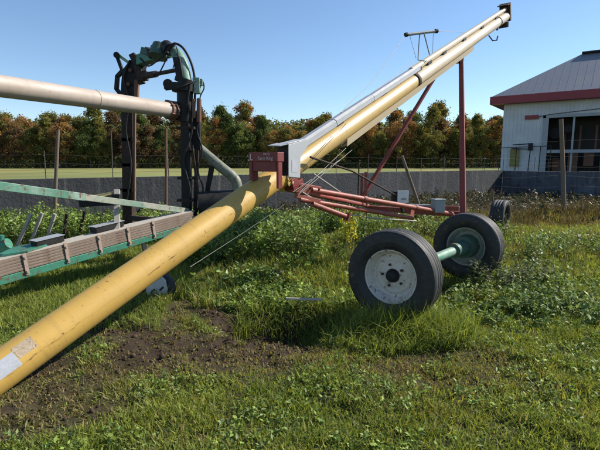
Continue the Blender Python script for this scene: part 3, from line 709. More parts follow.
# ------------------------------------------------------------------ MANURE PUMP (green machine at the left)
pump = thing('slurry_pump', (-2.6, 5.4, 0), 'green and black slurry pump trailer with a white overhead pipe', 'slurry pump')
pa = pt(0, 86, 4.4); pb = pt(184, 112, 6.9); pd = (pb-pa).normalized()
MB().tube([pa-pd*2.2, pa, pb], .105, 32, ref=(0, 0, 1)).build('discharge_pipe', M['whitepipe'], pump)
for off in (-1.62, -.25):
    b = MB(); q = pb+pd*off; b.lathe(q, pd, [(-.012, .1), (-.012, .109), (.012, .109), (.012, .1)], 32, smooth=False); b.build('pipe_band', M['whitepipe'], pump)
b = MB()
for o_, r_ in ((-.36, .125), (-.27, .13), (-.16, .135), (-.08, .125)): b.lathe(pb+pd*o_, pd, [(-.02, .09), (-.02, r_), (.02, r_), (.02, .09)], 20, smooth=False)
b.tube([pb-pd*.3, pb+pd*.1], .112, 20)
for k in range(6):
    an = k*math.pi/3; e = Vector((0, 0, 1))*math.cos(an)+pd.cross(Vector((0, 0, 1)))*math.sin(an); b.tube([pb-pd*.40+e*.122, pb-pd*.05+e*.122], .013, 6)
b.build('pipe_coupling', M['rust'], pump)
DM = 6.75
mx = pt(186, 150, DM).x; my = DM
# front mast: column above the pipe, two thinner poles below
b = MB(); b.tube([pt(185, 88, DM), pt(185, 122, DM)], .115, 20); b.build('mast_column', M['black'], pump)
b = MB(); b.beam(pt(186, 118, DM), pt(187, 216, DM), .17, .12); b.build('mast', M['black'], pump, bevel=.006)
b = MB(); b.beam(pt(196, 112, DM+.1), pt(197, 150, DM+.1), .10, .12); b.build('mast', M['black'], pump, bevel=.006)
b = MB(); b.beam(pt(197, 150, DM), pt(195, 216, DM), .04, .05); b.beam(pt(192, 145, DM-.05), pt(201, 216, DM-.05), .03, .03); b.build('mast_brace', M['darkbrown'], pump)
# slewing collar with ears
b = MB(); b.tube([pt(184, 92, DM), pt(184, 84, DM)], .17, 24); b.tube([pt(184, 83, DM), pt(185, 79, DM)], .14, 24); b.build('slewing_collar', M['black'], pump, bevel=.004)
b = MB(); b.box(pt(171, 86, DM-.1), (1, 0, 0), (0, 1, 0), zz, .09, .05, .05); b.tube([pt(168, 84, DM-.16), pt(168, 84, DM)], .07, 16); b.build('slewing_lug', M['black'], pump, bevel=.006)
# curved arm
arm = [pt(185, 84, DM), pt(184, 74, DM+.02), pt(181, 62, DM+.06), pt(177, 54, DM+.12), pt(171, 49, DM+.2)]
MB().tube(arm, [.105, .10, .095, .085, .06], 20).build('curved_arm', M['palegreen'], pump)
b = MB(); b.box(pt(180, 70, DM-.02), (1, 0, 0), (0, 1, 0), (-.15, 0, 1), .05, .11, .16); b.build('arm_gusset', M['black'], pump, bevel=.005)
# top link: green horizontal boom with turret
DR = 7.7
b = MB(); b.beam(pt(139, 61, DR-.1), pt(168, 51, DM+.25), .16, .16); b.build('boom', M['green'], pump, bevel=.012)
b = MB(); b.tube([pt(158, 57, DM+.25), pt(161, 45.5, DM+.3)], [.14, .12], 20); b.box(pt(151, 53, DM+.5), (1, -.3, -.3), (.3, 1, 0), (.3, 0, 1), .13, .09, .05); b.tube([pt(153, 48, DM+.45), pt(163, 47, DM+.3)], .05, 12); b.build('valve_block', M['deepgreen'], pump, bevel=.008)
b = MB(); b.beam(pt(147, 50, DM+.5), pt(153, 56, DM+.4), .1, .1); b.build('pivot_pin', M['black'], pump, bevel=.008); b = MB(); b.tube([pt(170, 50, DM+.1), pt(166, 46, DM+.2)], .09, 14); b.build('pivot_head', M['black'], pump, bevel=.008)
b = MB(); b.tube([pt(140, 76.5, DR-.2), pt(156, 74, DR-.6)], .05, 14); b.tube([pt(156, 74, DR-.6), pt(177, 70, DM)], .03, 12); b.box(pt(143, 76, DR-.3), (1, 0, .1), (0, 1, 0), zz, .07, .06, .07)
b.build('hydraulic_cylinder', M['darkbrown'], pump, bevel=.004)
# rear mast and its head
b = MB(); b.beam(pt(128, 95, DR), Vector((pt(128, 215, DR).x, DR, 0)), .20, .16); b.build('rear_mast', M['darkbrown'], pump, bevel=.006)
def pol(uvs, D, th): 
    return MB().prism([pt(*q, D) for q in uvs], Vector((0, th, 0)))
pol([(139, 54), (144, 62), (141, 74), (136, 84), (134, 97), (120, 97), (121, 82), (122, 70), (128, 62), (133, 58)], DR-.1, .18).build('mast_head', M['black'], pump, bevel=.01)
b = MB(); b.beam(pt(116.5, 55, DR), pt(124, 75, DR), .06, .05); b.beam(pt(123.5, 70, DR), pt(117, 77, DR), .07, .06); b.beam(pt(117.5, 76, DR), pt(116.5, 90, DR), .07, .06); b.beam(pt(116.5, 89, DR), pt(123, 97, DR), .07, .06); b.tube([pt(116.5, 55, DR-.08), pt(116.5, 55, DR+.08)], .05, 12); b.build('head_lever', M['black'], pump, bevel=.005)
b = MB(); b.beam(pt(117, 54, DR), pt(131, 64, DR-.05), .05, .05); b.build('lever_arm', M['palegreen'], pump, bevel=.004)
b = MB(); b.beam(pt(137, 80, DR-.1), pt(136.5, 100, DR-.1), .08, .06); b.build('side_plate', M['rust'], pump, bevel=.004)
# hoses
def curve(ps, n=8):
    out = []; P = [ps[0]]+ps+[ps[-1]]
    for i_ in range(1, len(P)-2):
        for k in range(n):
            t = k/n; p0, p1, p2, p3 = P[i_-1], P[i_], P[i_+1], P[i_+2]
            out.append(.5*((2*p1)+(p2-p0)*t+(2*p0-5*p1+4*p2-p3)*t*t+(3*p1-p0-3*p2+p3)*t**3))
    return out+[P[-2]]
for pts_, r_ in (([pt(164, 56, DM), pt(170, 47, DM), pt(175, 43.5, DM), pt(183, 48, DM), pt(190, 60, DM), pt(194, 74, DM), pt(195, 92, DM), pt(194, 118, DM-.05)], .017),
              ([pt(158, 76, DM-.1), pt(165, 62, DM-.1), pt(171, 50, DM-.1), pt(176, 44, DM-.05)], .010),
              ([pt(176, 46, DM-.15), pt(178, 54, DM-.17), pt(175, 62, DM-.17), pt(173, 68, DM-.1)], .008),
              ([pt(197, 80, DM), pt(202, 80, DM), pt(204, 88, DM), pt(200, 98, DM), pt(199, 118, DM)], .009),
              ([pt(198, 98, DM-.05), pt(202, 112, DM-.05), pt(197, 130, DM-.05), pt(202, 150, DM-.05), pt(198, 170, DM-.05), pt(203, 190, DM-.05), pt(197, 212, DM-.05)], .013),
              ([pt(166, 90, DM-.1), pt(178, 88, DM-.22), pt(190, 83, DM-.15), pt(196, 80, DM-.05)], .010)):
    MB().tube(curve(pts_), r_, 8).build('hose', M['black'], pump)
b = MB(); b.box(pt(197, 86, DM), (1, 0, 0), (0, 1, 0), zz, .05, .06, .11); b.box(pt(201, 83, DM), (1, 0, 0), (0, 1, 0), zz, .03, .04, .04); b.build('valve', M['palegreen'], pump, bevel=.006)
b = MB(); b.beam(pt(193.5, 99, DM-.1), pt(193.5, 118, DM-.1), .03, .03); b.tube([pt(199, 99, DM-.1), pt(199, 122, DM-.1)], .035, 12); b.build('cylinder', M['rust'], pump)
# curved suction pipe behind the auger, its stay and the pump body
sp_ = curve([pt(196, 146, DM+.2), pt(203, 152, DM+.2), pt(222, 168, DM+.1), pt(232, 176, DM+.1), pt(237, 185, DM+.1), pt(237, 205, DM+.1)], 6)
MB().tube(sp_, .078, 20).build('suction_pipe', M['grime'], pump)
MB().beam(pt(212, 166, DM+.1), pt(207, 195, DM+.1), .07, .07).build('pipe_stay', M['black'], pump)
b = MB(); b.tube([pt(199, 206, DM), pt(236, 204, DM+.1)], .22, 24); b.build('pump_body', M['black'], pump, bevel=.02)
for v0, u0, hw_ in ((128, 186, .13), (150, 186, .12), (178, 186.5, .12), (200, 187, .13)):
    b = MB(); b.box(pt(u0, v0, DM), (1, 0, 0), (0, 1, 0), zz, hw_, .09, .018)
    for q in (-.09, .09): b.tube([pt(u0, v0, DM)+Vector((q, -.12, 0)), pt(u0, v0, DM)+Vector((q, .02, 0))], .014, 6)
    b.build('mast_clamp', M['darkbrown'], pump, bevel=.003)
for v0 in (110, 140, 165, 190):
    b = MB(); b.box(pt(127.5, v0, DR), (1, 0, 0), (0, 1, 0), zz, .125, .10, .03); b.build('mast_clamp', M['darkbrown'], pump, bevel=.004)
b = MB(); b.beam(pt(134.5, 100, DR-.06), pt(134, 200, DR-.06), .05, .04); b.build('side_plate', M['rust'], pump)
MB().tube(curve([pt(130, 60, DR-.12), pt(124, 78, DR-.14), pt(129, 100, DR-.14), pt(126, 130, DR-.14), pt(131, 165, DR-.14), pt(126, 205, DR-.14)]), .016, 8).build('hose', M['black'], pump)
MB().tube(curve([pt(190, 84, DM-.12), pt(188, 104, DM-.14), pt(192, 130, DM-.12), pt(184, 160, DM-.12), pt(190, 190, DM-.12), pt(188, 214, DM-.1)]), .015, 8).build('hose', M['black'], pump)
MB().tube(curve([pt(140, 58, DR-.3), pt(148, 66, DR-.5), pt(158, 60, DM+.1), pt(168, 52, DM-.02)]), .012, 8).build('hose', M['black'], pump)
for (a_, b_) in (((132, 54), (138, 66)), ((137, 66), (142, 84))):
    MB().beam(pt(*a_, DR-.15), pt(*b_, DR-.15), .09, .10).build('head_plate', M['darkbrown'], pump, bevel=.01)
for q in ((134, 60), (130, 70), (128, 84), (138, 72)): MB().tube([pt(*q, DR-.16), pt(*q, DR-.10)], .03, 8).build('bolt', M['rust'], pump)
# bed: green frame with wooden bumper of stacked boards
b0 = pt(-30, 270, 4.15); b1 = pt(20, 261.5, 4.6); b2 = pt(100, 239, 5.4); b3 = pt(192, 216, 6.6)
b0 = b1+(b1-b3)*.35
bd = (b3-b0).normalized(); bs = bd.cross(zz).normalized(); bu = bs.cross(bd)
L_ = (b3-b0).length
b = MB(); nb = 5; hh = .155/nb
for i_ in range(nb):
    z_ = -.078+hh*(i_+.5); jit = random.uniform(-.006, .006)
    b.box((b0+b3)/2+bu*z_+bs*jit, bd, bs, bu, L_/2-random.uniform(0, .05), .085, hh/2-.0015)
b.build('wooden_bumper', M['wood'], pump)
b = MB(); b.box((b0+b3)/2-bu*.125+bs*.02, bd, bs, bu, L_/2+.1, .07, .04); b.build('green_beam', M['green'], pump, bevel=.006)
b = MB(); b.box((b0+b3)/2+bu*.083-bs*.03, bd, bs, bu, L_/2, .10, .005); b.build('top_board', M['palewood'], pump)
e0 = b0+bd*.9
MB().prism([e0+bu*.092+bs*.08, e0+bd*.42+bu*.092-bs*.06, e0+bd*.1+bu*.092-bs*.25, e0-bd*.6+bu*.092-bs*.2], bu*.02).build('green_deck', M['green'], pump)
def proj_t(u):     # distance along the bed for photo column u
    lo, hi = 0.0, L_
    for _ in range(40):
        m_ = (lo+hi)/2; p = b0+bd*m_; d = Vector((0, math.cos(TH), -math.sin(TH))).dot(p-Vector((0, 0, CAMH)))
        if 300+F*p.x/d < u: lo = m_
        else: hi = m_
    return (lo+hi)/2
for uu in (21, 62, 95, 124, 149):
    q = b0+bd*proj_t(uu)+bs*.095
    b = MB(); b.box(q-bu*.02, bd, bs, bu, .018, .006, .115); b.box(q+bs*.008-bu*.1, bd, bs, bu, .012, .012, .012); b.box(q+bs*.008+bu*.05, bd, bs, bu, .01, .01, .01); b.build('strap', M['strap'], pump)
for uu, w_ in ((53, .15), (112, .19)):
    q = b0+bd*proj_t(uu)-bs*.07+bu*.13
    b = MB(); b.box(q, bd, bs, bu, w_, .07, .035); b.build('bracket_box', M['black'], pump, bevel=.005)
    b = MB(); b.box(q+bu*.0375, bd, bs, bu, w_+.01, .08, .0025); b.build('box_lid', M['galv'], pump)
b = MB(); q = pt(4, 246, 4.5); b.tube([q-Vector((.06, 0, .02)), q+Vector((.05, 0, .03))], .055, 12); b.tube([q+Vector((-.03, 0, .02)), q+Vector((-.02, 0, .11))], .03, 10); b.build('coupling', M['green'], pump)
# upper rail and its post
r0 = pt(0, 186, 4.4); r1 = pt(188, 211, 6.6); rd = (r1-r0).normalized()
MB().beam(r0-rd*1.2, r0+rd*.9, .05, .085).build('rail', M['palegreen'], pump, bevel=.004)
MB().beam(r0+rd*.9, r1, .048, .075).build('rail', M['railfade'], pump, bevel=.004)
b = MB(); b.beam(pt(117, 190, 5.8), pt(117, 232, 5.55), .07, .06); b.build('rail_post', M['palewood'], pump, bevel=.004)
b = MB(); b.box(pt(117, 198, 5.7), (1, 0, 0), (0, 1, 0), zz, .05, .05, .05); b.build('post_clamp', M['black'], pump, bevel=.005)
b = MB(); b.prism([pt(88, 199, 6.0), pt(122, 190, 6.4), pt(120, 191, 7.6), pt(88, 196, 7.2)], (0, 0, -.02)); b.build('olive_cover', M['olive'], pump)
b = MB(); b.beam(pt(84, 202, 6.3), pt(118, 200, 6.3), .3, .12); b.build('cover_frame', M['black'], pump)
# axle and wheels of the trailer: hidden leg that carries the bed
for t_ in (.4, L_-.25): MB().beam(b0+bd*t_-bu*.14-bs*.15, Vector(((b0+bd*t_).x-bs.x*.15, (b0+bd*t_).y-bs.y*.15, 0)), .08, .08).build('leg', M['darkbrown'], pump)
MB().beam(Vector((mx, my, .6)), Vector((mx, my, 0)), .12, .12).build('leg', M['black'], pump)
# bed crossbars joining masts and rails
b = MB(); b.beam(b3-bd*.2-bu*.05, Vector((pt(128, 215, DR).x, DR, .5)), .08, .08); b.build('crossbar', M['darkbrown'], pump); b = MB(); b.beam(b1-bu*.05-bs*.1, b1-bu*.05-bs*1.1, .08, .08); b.build('crossbar', M['darkbrown'], pump)

# small caster wheel under the auger
cw = pt(160, 288, 4.55)
cst = thing('caster_wheel', (cw.x, cw.y, 0), 'small grey steel disc wheel with black fork under the yellow tube', 'caster wheel')
ca = Vector((-.15, -.98, .12)).normalized()
MB().lathe(cw+Vector((0, .02, 0)), ca, [(-.05, .09), (-.05, .145), (-.02, .155), (.02, .155), (.045, .145), (.045, .09)], 36).build('tyre', M['rubber'], cst)
x_ = Vector((.98, -.15, 0)); z_ = x_.cross(ca)*-1
if z_.z < 0: z_ = -z_
fp = [cw+ca*.055+x_*p[0]+z_*p[1] for p in [(-.12, .03), (.03, .15), (.09, .10), (.115, 0), (.09, -.09), (.03, -.135), (-.03, -.13), (-.08, -.10), (-.12, -.04)]]
MB().prism(fp, ca*.012).build('fork_plate', M['galvlight'], cst, bevel=.003)
for q in (-.045, .05): b = MB(); b.box(cw+ca*.0685+x_*q+z_*(-.01+q*.3), x_+z_*.9, ca, z_-x_*.9, .028, .002, .010); b.build('slot', M['black'], cst)
MB().box(cw+ca*.071+z_*-.10+x_*.015, x_, ca, z_, .03, .004, .018).build('grease_cap', M['white'], cst, bevel=.006)
b = MB(); b.beam(cw+Vector((-.05, .05, 0)), cw+Vector((-.22, .1, -.02)), .06, .10); b.beam(cw+Vector((-.1, .05, .05)), Vector((cw.x-.25, cw.y+.3, .55)), .05, .05); b.build('fork_arm', M['black'], cst, bevel=.004)

# ------------------------------------------------------------------ leaning stakes, posts, fences
stk = [((20, 240), (31, 214), 7.3), ((33, 238), (42, 213), 7.4), ((48, 236), (55, 214), 7.5), ((64, 236), (67, 214), 7.6), ((80, 233), (85, 211), 7.8)]
ds = ['leftmost of the pale leaning stakes in the weeds by the green deck', 'pale leaning stake second from the left in the weeds', 'middle leaning stake in the weeds behind the wooden bumper', 'short dark stake nearly upright in the weeds', 'dark stake rightmost of the leaning row in weeds']
for k, (a_, b_, D_) in enumerate(stk):
    a3 = pt(*a_, D_); a3 = a3+(a3-pt(*b_, D_))*.6; b3_ = pt(*b_, D_)
    tag(MB().beam(a3, pt(*b_, D_), .045, .045).build('stake', M['palewood'] if k < 3 else M['darkbrown']), ds[k], 'stake', 'stakes leaning in the weeds')
def post(top, base, D, w, mat, label, name='fence_post', grp='old fence posts in the weeds', round_=True):
    a_ = pt(*top, D); b_ = pt(*base, D); d = (a_-b_).normalized(); b2 = b_-d*((b_.z+.05)/max(d.z, .2))
    m_ = MB()
    if round_: m_.tube([b2, (a_+b2)/2+Vector((random.uniform(-.012, .012), 0, 0)), a_], [w*.55, w*.5, w*.46], 10)
    else: m_.beam(b2, a_, w, w)
    return tag(m_.build(name, mat, bevel=0), label, 'post', grp)
post((58, 130), (56, 190), 9.5, .075, M['postwood'], 'tall rusty brown post standing in weeds at the far left')
post((166, 129), (166, 192), 10, .06, M['rust'], 'reddish steel post between the two black pump masts')
post((133.5, 143), (133.5, 205), 9.0, .07, M['palewood'], 'pale grey square post right against the rear pump mast', round_=False)
post((402, 156), (419, 206), 9.8, .07, M['postwood'], 'old wooden post leaning left behind the white plate')
pp = post((561, 119), (564, 221), 10.9, .10, M['postwood'], 'thick wooden fence post in front of the barn opening')
post((492, 190), (493, 205), 10.9, .05, M['rust'], 'short rusty stub post just behind the upright black tyre')
# right hand wire fence between posts
fr = thing('wire_fence', (8, 10.9, 0), 'sagging square wire fence strung past the thick wooden post', 'wire fence')
b = MB(); W0 = Vector((4.4, 10.95, 0)); W1 = Vector((10.5, 10.85, 0))
for z_ in (.35, .6, .85, 1.1, 1.35, 1.6, 1.95):
    ps = [W0.lerp(W1, q/14)+Vector((0, 0, z_-.03*math.sin(q*1.3+z_*5))) for q in range(15)]; b.tube(ps, .0015, 4)
for q in range(20):
    p = W0.lerp(W1, q/19); b.tube([p+Vector((0, 0, .3)), p+Vector((.01, 0, 1.62))], .0012, 4)
b.build('mesh', M['wire'], fr)
# concrete pit wall
def wallpt(u, D): p = pt(u, 165, D); return Vector((p.x, D, 0))
c0 = wallpt(503, 20.0); c1 = wallpt(60, 9.9); c1 = c1+(c1-c0)*.45; c2 = wallpt(600, 16.6); c2 = c2+(c2-c0)*.6
WH = 1.10
wall = thing('pit_wall', (c0.x, c0.y, 0), 'long low dark concrete wall running behind the auger', 'wall')
def wallseg(a_, b_, h0, h1, th, name, mat):
    d = (b_-a_).normalized(); nn = Vector((-d.y, d.x, 0)); 
    if nn.y < 0: nn = -nn
    m_ = MB(); nseg = max(2, int((b_-a_).length/2.44))
    for i_ in range(nseg):
        p = a_.lerp(b_, i_/nseg)+d*.002; q = a_.lerp(b_, (i_+1)/nseg)-d*.002
        ha = h0+(h1-h0)*(i_+.5)/nseg+random.uniform(-.012, .012)
        m_.prism([p, q, q+Vector((0, 0, ha)), p+Vector((0, 0, ha))], nn*th)
    return m_.build(name, mat, wall)
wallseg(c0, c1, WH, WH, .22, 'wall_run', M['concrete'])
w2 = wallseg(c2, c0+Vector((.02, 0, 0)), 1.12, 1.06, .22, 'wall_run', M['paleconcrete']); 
# posts and wires behind the wall
wn_ = Vector((-(c0-c1).y, (c0-c1).x, 0)).normalized(); 
fen = thing('field_fence', (c0.x, c0.y+.6, 0), 'thin wire fence on grey poles along the field behind the wall', 'wire fence')
FA = c1+wn_*.6; FB = c0+wn_*.6+(c0-c1)*.25
b = MB(); rows = (1.2, 1.4, 1.6)
for z_ in rows: b.tube([FA.lerp(FB, q/40)+Vector((0, 0, z_+.02*math.sin(q*2.1))) for q in range(41)], .002, 4)
b.build('wire', M['wire'], fen)
for q in range(22):
    p = FA.lerp(FB, (q+.3)/22); hgt = random.choice((1.6, 1.65, 1.7, 2.2 if q < 12 else 1.7)); m_ = MB()
    m_.tube([p, p+Vector((random.uniform(-.04, .04), 0, hgt))], .012, 6); m_.build('pole', M['wire'], fen)

# ------------------------------------------------------------------ BARN
bc = pt(501, 165, 31.5); bc.z = 0
be = pt(600, 165, 28.2); be.z = 0
bdir = (be-bc).normalized(); bn = Vector((-bdir.y, bdir.x, 0))
if bn.y < 0: bn = -bn
ez = pt(501, 103, 31.5).z
barn = thing('barn', bc, 'white metal barn with grey hip roof and red fascia at the right', 'barn')
BL, BW = 26.0, 11.4
def bp(s_, n_, z_): return bc+bdir*s_+bn*n_+Vector((0, 0, z_))
hw = min(np.arange(2, 9, .05), key=lambda q: abs((bp(q, q, 9).x/ (bp(q, q, 9).y*math.cos(TH)-(9-CAMH)*math.sin(TH)))*F+300-582)); hw = float(hw)
apex = pt(582, 54, bp(hw, hw, 0).y).z; BW = 2*hw
print('hw', hw, apex)
def s_at(u):
    lo, hi = 0, 25
    for _ in range(40):
        m_ = (lo+hi)/2; p = bp(m_, 0, 2.5); d = Vector((0, math.cos(TH), -math.sin(TH))).dot(p-Vector((0, 0, CAMH)))
        if 300+F*p.x/d < u: lo = m_
        else: hi = m_
    return (lo+hi)/2
so = s_at(547); zo = pt(547, 118, (bp(so, 0, 0)).y).z
def siding(s0, s1, z0, z1, b):
    n_ = max(1, int(round((s1-s0)/.23))); st_ = (s1-s0)/n_
    for i_ in range(n_):
        a_ = s0+i_*st_
        prof = [(a_, 0), (a_+st_*.28, 0), (a_+st_*.36, -.02), (a_+st_*.52, -.02), (a_+st_*.60, 0), (a_+st_, 0), (a_+st_, .04), (a_, .04)]
        b.prism([bp(q[0], q[1], z0) for q in prof], Vector((0, 0, z1-z0)))
    return b
b = MB(); siding(0, so-.35, 0, ez, b); siding(so-.35, BL, zo+.2, ez, b)
b.box(bp(BL/2, BW, ez/2), bdir, bn, zz, BL/2, .05, ez/2)
b.box(bp(0, BW/2, ez/2), bdir, bn, zz, .05, BW/2-.06, ez/2); b.box(bp(BL, BW/2, ez/2), bdir, bn, zz, .05, BW/2-.06, ez/2)
b.build('wall', M['siding'], barn)
fr_ = MB(); fr_.box(bp(so-.17, -.02, zo/2), bdir, bn, zz, .17, .05, zo/2); fr_.box(bp((so+BL)/2, -.02, zo+.1), bdir, bn, zz, (BL-so)/2+.17, .05, .1); fr_.build('door_frame', M['trim'], barn)
for uu in (572, 586 , 615, 640):
    if uu == 586: continue
    s_ = s_at(uu); m_ = MB(); m_.box(bp(s_, .1, zo/2), bdir, bn, zz, .055, .05, zo/2-.02); m_.build('mullion', M['trim'], barn)
zr = pt(590, 151, 28.6).z
m_ = MB(); m_.box(bp((so+BL)/2, .02, zr), bdir, bn, zz, (BL-so)/2, .045, .10); m_.build('rail', M['trim'], barn)
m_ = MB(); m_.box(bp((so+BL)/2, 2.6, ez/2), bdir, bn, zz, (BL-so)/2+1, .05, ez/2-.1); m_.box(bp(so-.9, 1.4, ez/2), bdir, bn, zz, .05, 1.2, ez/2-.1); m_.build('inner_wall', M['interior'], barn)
# things faintly visible inside
for uu, vv, r_ in ((553, 132, .42), (566, 128, .3)):
    s_ = s_at(uu); z_ = pt(uu, vv, 29.5).z
    m_ = MB(); m_.tube([bp(s_, .9, z_), bp(s_, 1.2, z_)], r_, 24); m_.lathe(bp(s_, .88, z_), bn, [(0, r_*.8), (-.05, r_*.9), (0, r_), (.05, r_*.9)], 24); m_.build('extractor_fan', M['black'], barn)
m_ = MB()
for q in range(7):
    s_ = so+.5+q*.9; m_.box(bp(s_, 1.6, 1.1+.3*(q % 3)), bdir, bn, zz, .28, .2, .5+.25*(q % 2)); m_.box(bp(s_+.3, 1.9, zr+.9), bdir, bn, zz, .06, .06, .8)
m_.build('stall_panels', M['rust'], barn)
# roof: hip
ov = .75; ze = pt(487, 97, 31.2).z
def rp(s_, n_, z_): return bp(s_, n_, z_)
c_ = [rp(-ov, -ov, ze), rp(BL+ov, -ov, ze), rp(BL+ov, BW+ov, ze), rp(-ov, BW+ov, ze)]
ra = rp(hw, hw, apex); rb_ = rp(BL-hw, hw, apex)
m_ = MB(); 
def slab(poly, th=.06):
    n_ = (Vector(poly[1])-Vector(poly[0])).cross(Vector(poly[2])-Vector(poly[0])).normalized()
    if n_.z < 0: n_ = -n_
    m_.prism(poly, n_*-th)
slab([c_[0], c_[1], rb_, ra]); slab([c_[1], c_[2], rb_]); slab([c_[2], c_[3], ra, rb_]); slab([c_[3], c_[0], ra])
roof = m_.build('roof', M['roof'], barn)
m_ = MB()
for i_ in range(60):       # standing seams of the front slope
    s_ = i_*.45
    t_ = min(1, s_/hw+.0, (BL-s_)/hw) if BL-s_ < hw or s_ < hw else 1
    t_ = max(.03, min(1, (s_+ov)/(hw+ov), (BL+ov-s_)/(hw+ov)))
    a_ = rp(s_, -ov, ze); n1 = -ov+(hw+ov)*t_; b_ = rp(s_, n1, ze+(apex-ze)*t_)
    if s_ < BL+ov: m_.beam(a_+Vector((0, 0, -.002)), b_+Vector((0, 0, -.002)), .015, .02)
m_.build('seams', M['roof'], roof)
m_ = MB(); m_.beam(ra+Vector((0, 0, .05)), rb_+Vector((0, 0, .05)), .5, .12); m_.build('ridge_cap', M['black'], roof)
fz0 = ze-.02; fh = .5
m_ = MB()
m_.box(bp(BL/2, -ov-.02, ze-fh/2+.02), bdir, bn, zz, BL/2+ov+.04, .03, fh/2); m_.box(bp(-ov-.02, BW/2, ze-fh/2+.02), bdir, bn, zz, .03, BW/2+ov-.02, fh/2)
m_.box(bp(BL/2, -ov/2, ze-fh+.06), bdir, bn, zz, BL/2+ov-.05, ov/2-.03, .02); m_.build('fascia', M['fascia'], barn)
# small red sign with bracket, lamp, board and rail by the corner
s_ = s_at(530); z_ = pt(530, 117.5, 30.6).z
m_ = MB(); m_.box(bp(s_, -.12, z_), bdir, bn, zz, .40, .05, .13); m_.build('red_sign_board', M['fascia'], barn)
m_ = MB(); m_.tube([bp(s_+.4, -.1, z_), bp(s_+1.0, -.1, z_+.12), bp(s_+7, -.1, z_+.55)], .02, 6); m_.build('cable', M['wire'], barn)
s_ = s_at(531.5); z_ = pt(531, 147, 30.6).z
m_ = MB(); m_.box(bp(s_, -.35, z_), bdir, bn, zz, .13, .13, .24); m_.tube([bp(s_-1.1, -.35, z_+.15), bp(s_, -.35, z_+.2)], .03, 6); m_.tube([bp(s_, -.35, z_), bp(s_-.1, -.35, 0)], .035, 6); m_.tube([bp(s_-1.1, -.35, z_-.1), bp(s_, -.35, z_-.15)], .03, 6); m_.build('pipe_outlet', M['black'], barn)
s_ = s_at(515.5); m_ = MB(); z_ = pt(515, 156, 30.8).z
m_.box(bp(s_, -.15, z_-.1), bdir, bn, zz, .28, .04, .62); tag(m_.build('board', M['olive'], barn), None, None)
# gate rail in front of the barn
gt = thing('pipe_railing', (bp(1.5, -1.2, 0)), 'thin dark pipe railing before the white barn corner', 'railing')
m_ = MB(); zz1 = pt(510, 148, 30).z
m_.tube([bp(-.3, -1.2, zz1), bp(3.1, -1.2, zz1+.1)], .025, 6); m_.build('top_rail', M['darkbrown'], gt)
for q in (.1, 1.1, 2.5, 3.1): m_ = MB(); m_.tube([bp(q, -1.2, 0), bp(q+.02, -1.2, zz1+.06)], .03, 6); m_.build('upright', M['darkbrown'], gt)

# goldenrod
gr = pt(348, 227, 5.9)
gp = thing('yellow_flower', (gr.x, gr.y, .1), 'yellow flowering weed under the red frame pipes', 'flower')
g = np.random.default_rng(77); n = 330
P = np.array(gr)+np.array((0, -.2, .04))+g.normal(0, 1, (n, 3))*np.array((.05, .05, .10)); D = unit(g.normal(0, 1, (n, 3))); Nn = unit(np.cross(D, g.normal(0, 1, (n, 3))))
V, t1, t2, c = leaves(P-np.array((gr.x, gr.y, .1)), D, Nn, np.full(n, .034), np.full(n, .024), pal(g, n, [(.62, .5, .03), (.7, .6, .05), (.4, .42, .05)]))
link_mesh('blossom', quads_mesh('blossom', V, [t1, t2], M['leaf'], c), gp)
m_ = MB()
for q in range(5): m_.tube([(gr.x+q*.01, gr.y-.2, .05), (gr.x+(q-2)*.03, gr.y-.2, gr.z+.03)], .004, 5)
m_.build('stem', M['olive'], gp)

# ------------------------------------------------------------------ TREES
KIND = {
 'green': [(.085, .12, .038), (.10, .135, .04), (.12, .15, .045), (.07, .10, .035)],
 'olive': [(.14, .14, .04), (.18, .165, .045), (.11, .12, .035), (.21, .18, .05)],
 'orange': [(.31, .155, .06), (.34, .21, .07), (.25, .14, .055), (.22, .18, .06), (.15, .15, .05)],
 'rust': [(.17, .10, .055), (.20, .12, .06), (.14, .09, .05), (.12, .11, .045), (.09, .10, .04)],
}
def crown_mesh(kind, H, Wd, seed, low=.12, n=8500, ls=(.18, .40)):
    g = np.random.default_rng(seed); nl = 48
    # lobes
    t = g.random(nl)**.8; zc = H*(low+.08+(1-low-.14)*t)
    env = Wd*np.sin(np.clip((zc/H-low+.12)/(1.10-low), 0, 1)*np.pi)**.8*.5
    az = g.uniform(0, 2*np.pi, nl); rr = env*g.uniform(.1, 1.05, nl)
    lc = np.stack([np.cos(az)*rr, np.sin(az)*rr, zc], 1); lr = g.uniform(.07, .15, nl)*Wd+.2
    idx = g.integers(0, nl, n); d = unit(g.normal(0, 1, (n, 3))); r = lr[idx]*(g.random(n)**.45)*1.08
    P = lc[idx]+d*r[:, None]*np.array((1, 1, .8)); stray = g.random(n) < .10; P[stray] += g.normal(0, .42, (stray.sum(), 3))
    P[:, 2] = np.clip(P[:, 2], .4, H*1.05)
    D = unit(g.normal(0, 1, (n, 3))); Nn = unit(np.cross(D, unit(g.normal(0, 1, (n, 3)))+d*.5))
    L = g.uniform(*ls, n); lobec = pal(g, nl, KIND[kind]); C = lobec[idx]*g.uniform(.75, 1.3, n)[:, None]
    V, t1, t2, c = leaves(P, D, Nn, L, L*.7, C)
    return quads_mesh('crown', V, [t1, t2], M['treeleaf'], c)
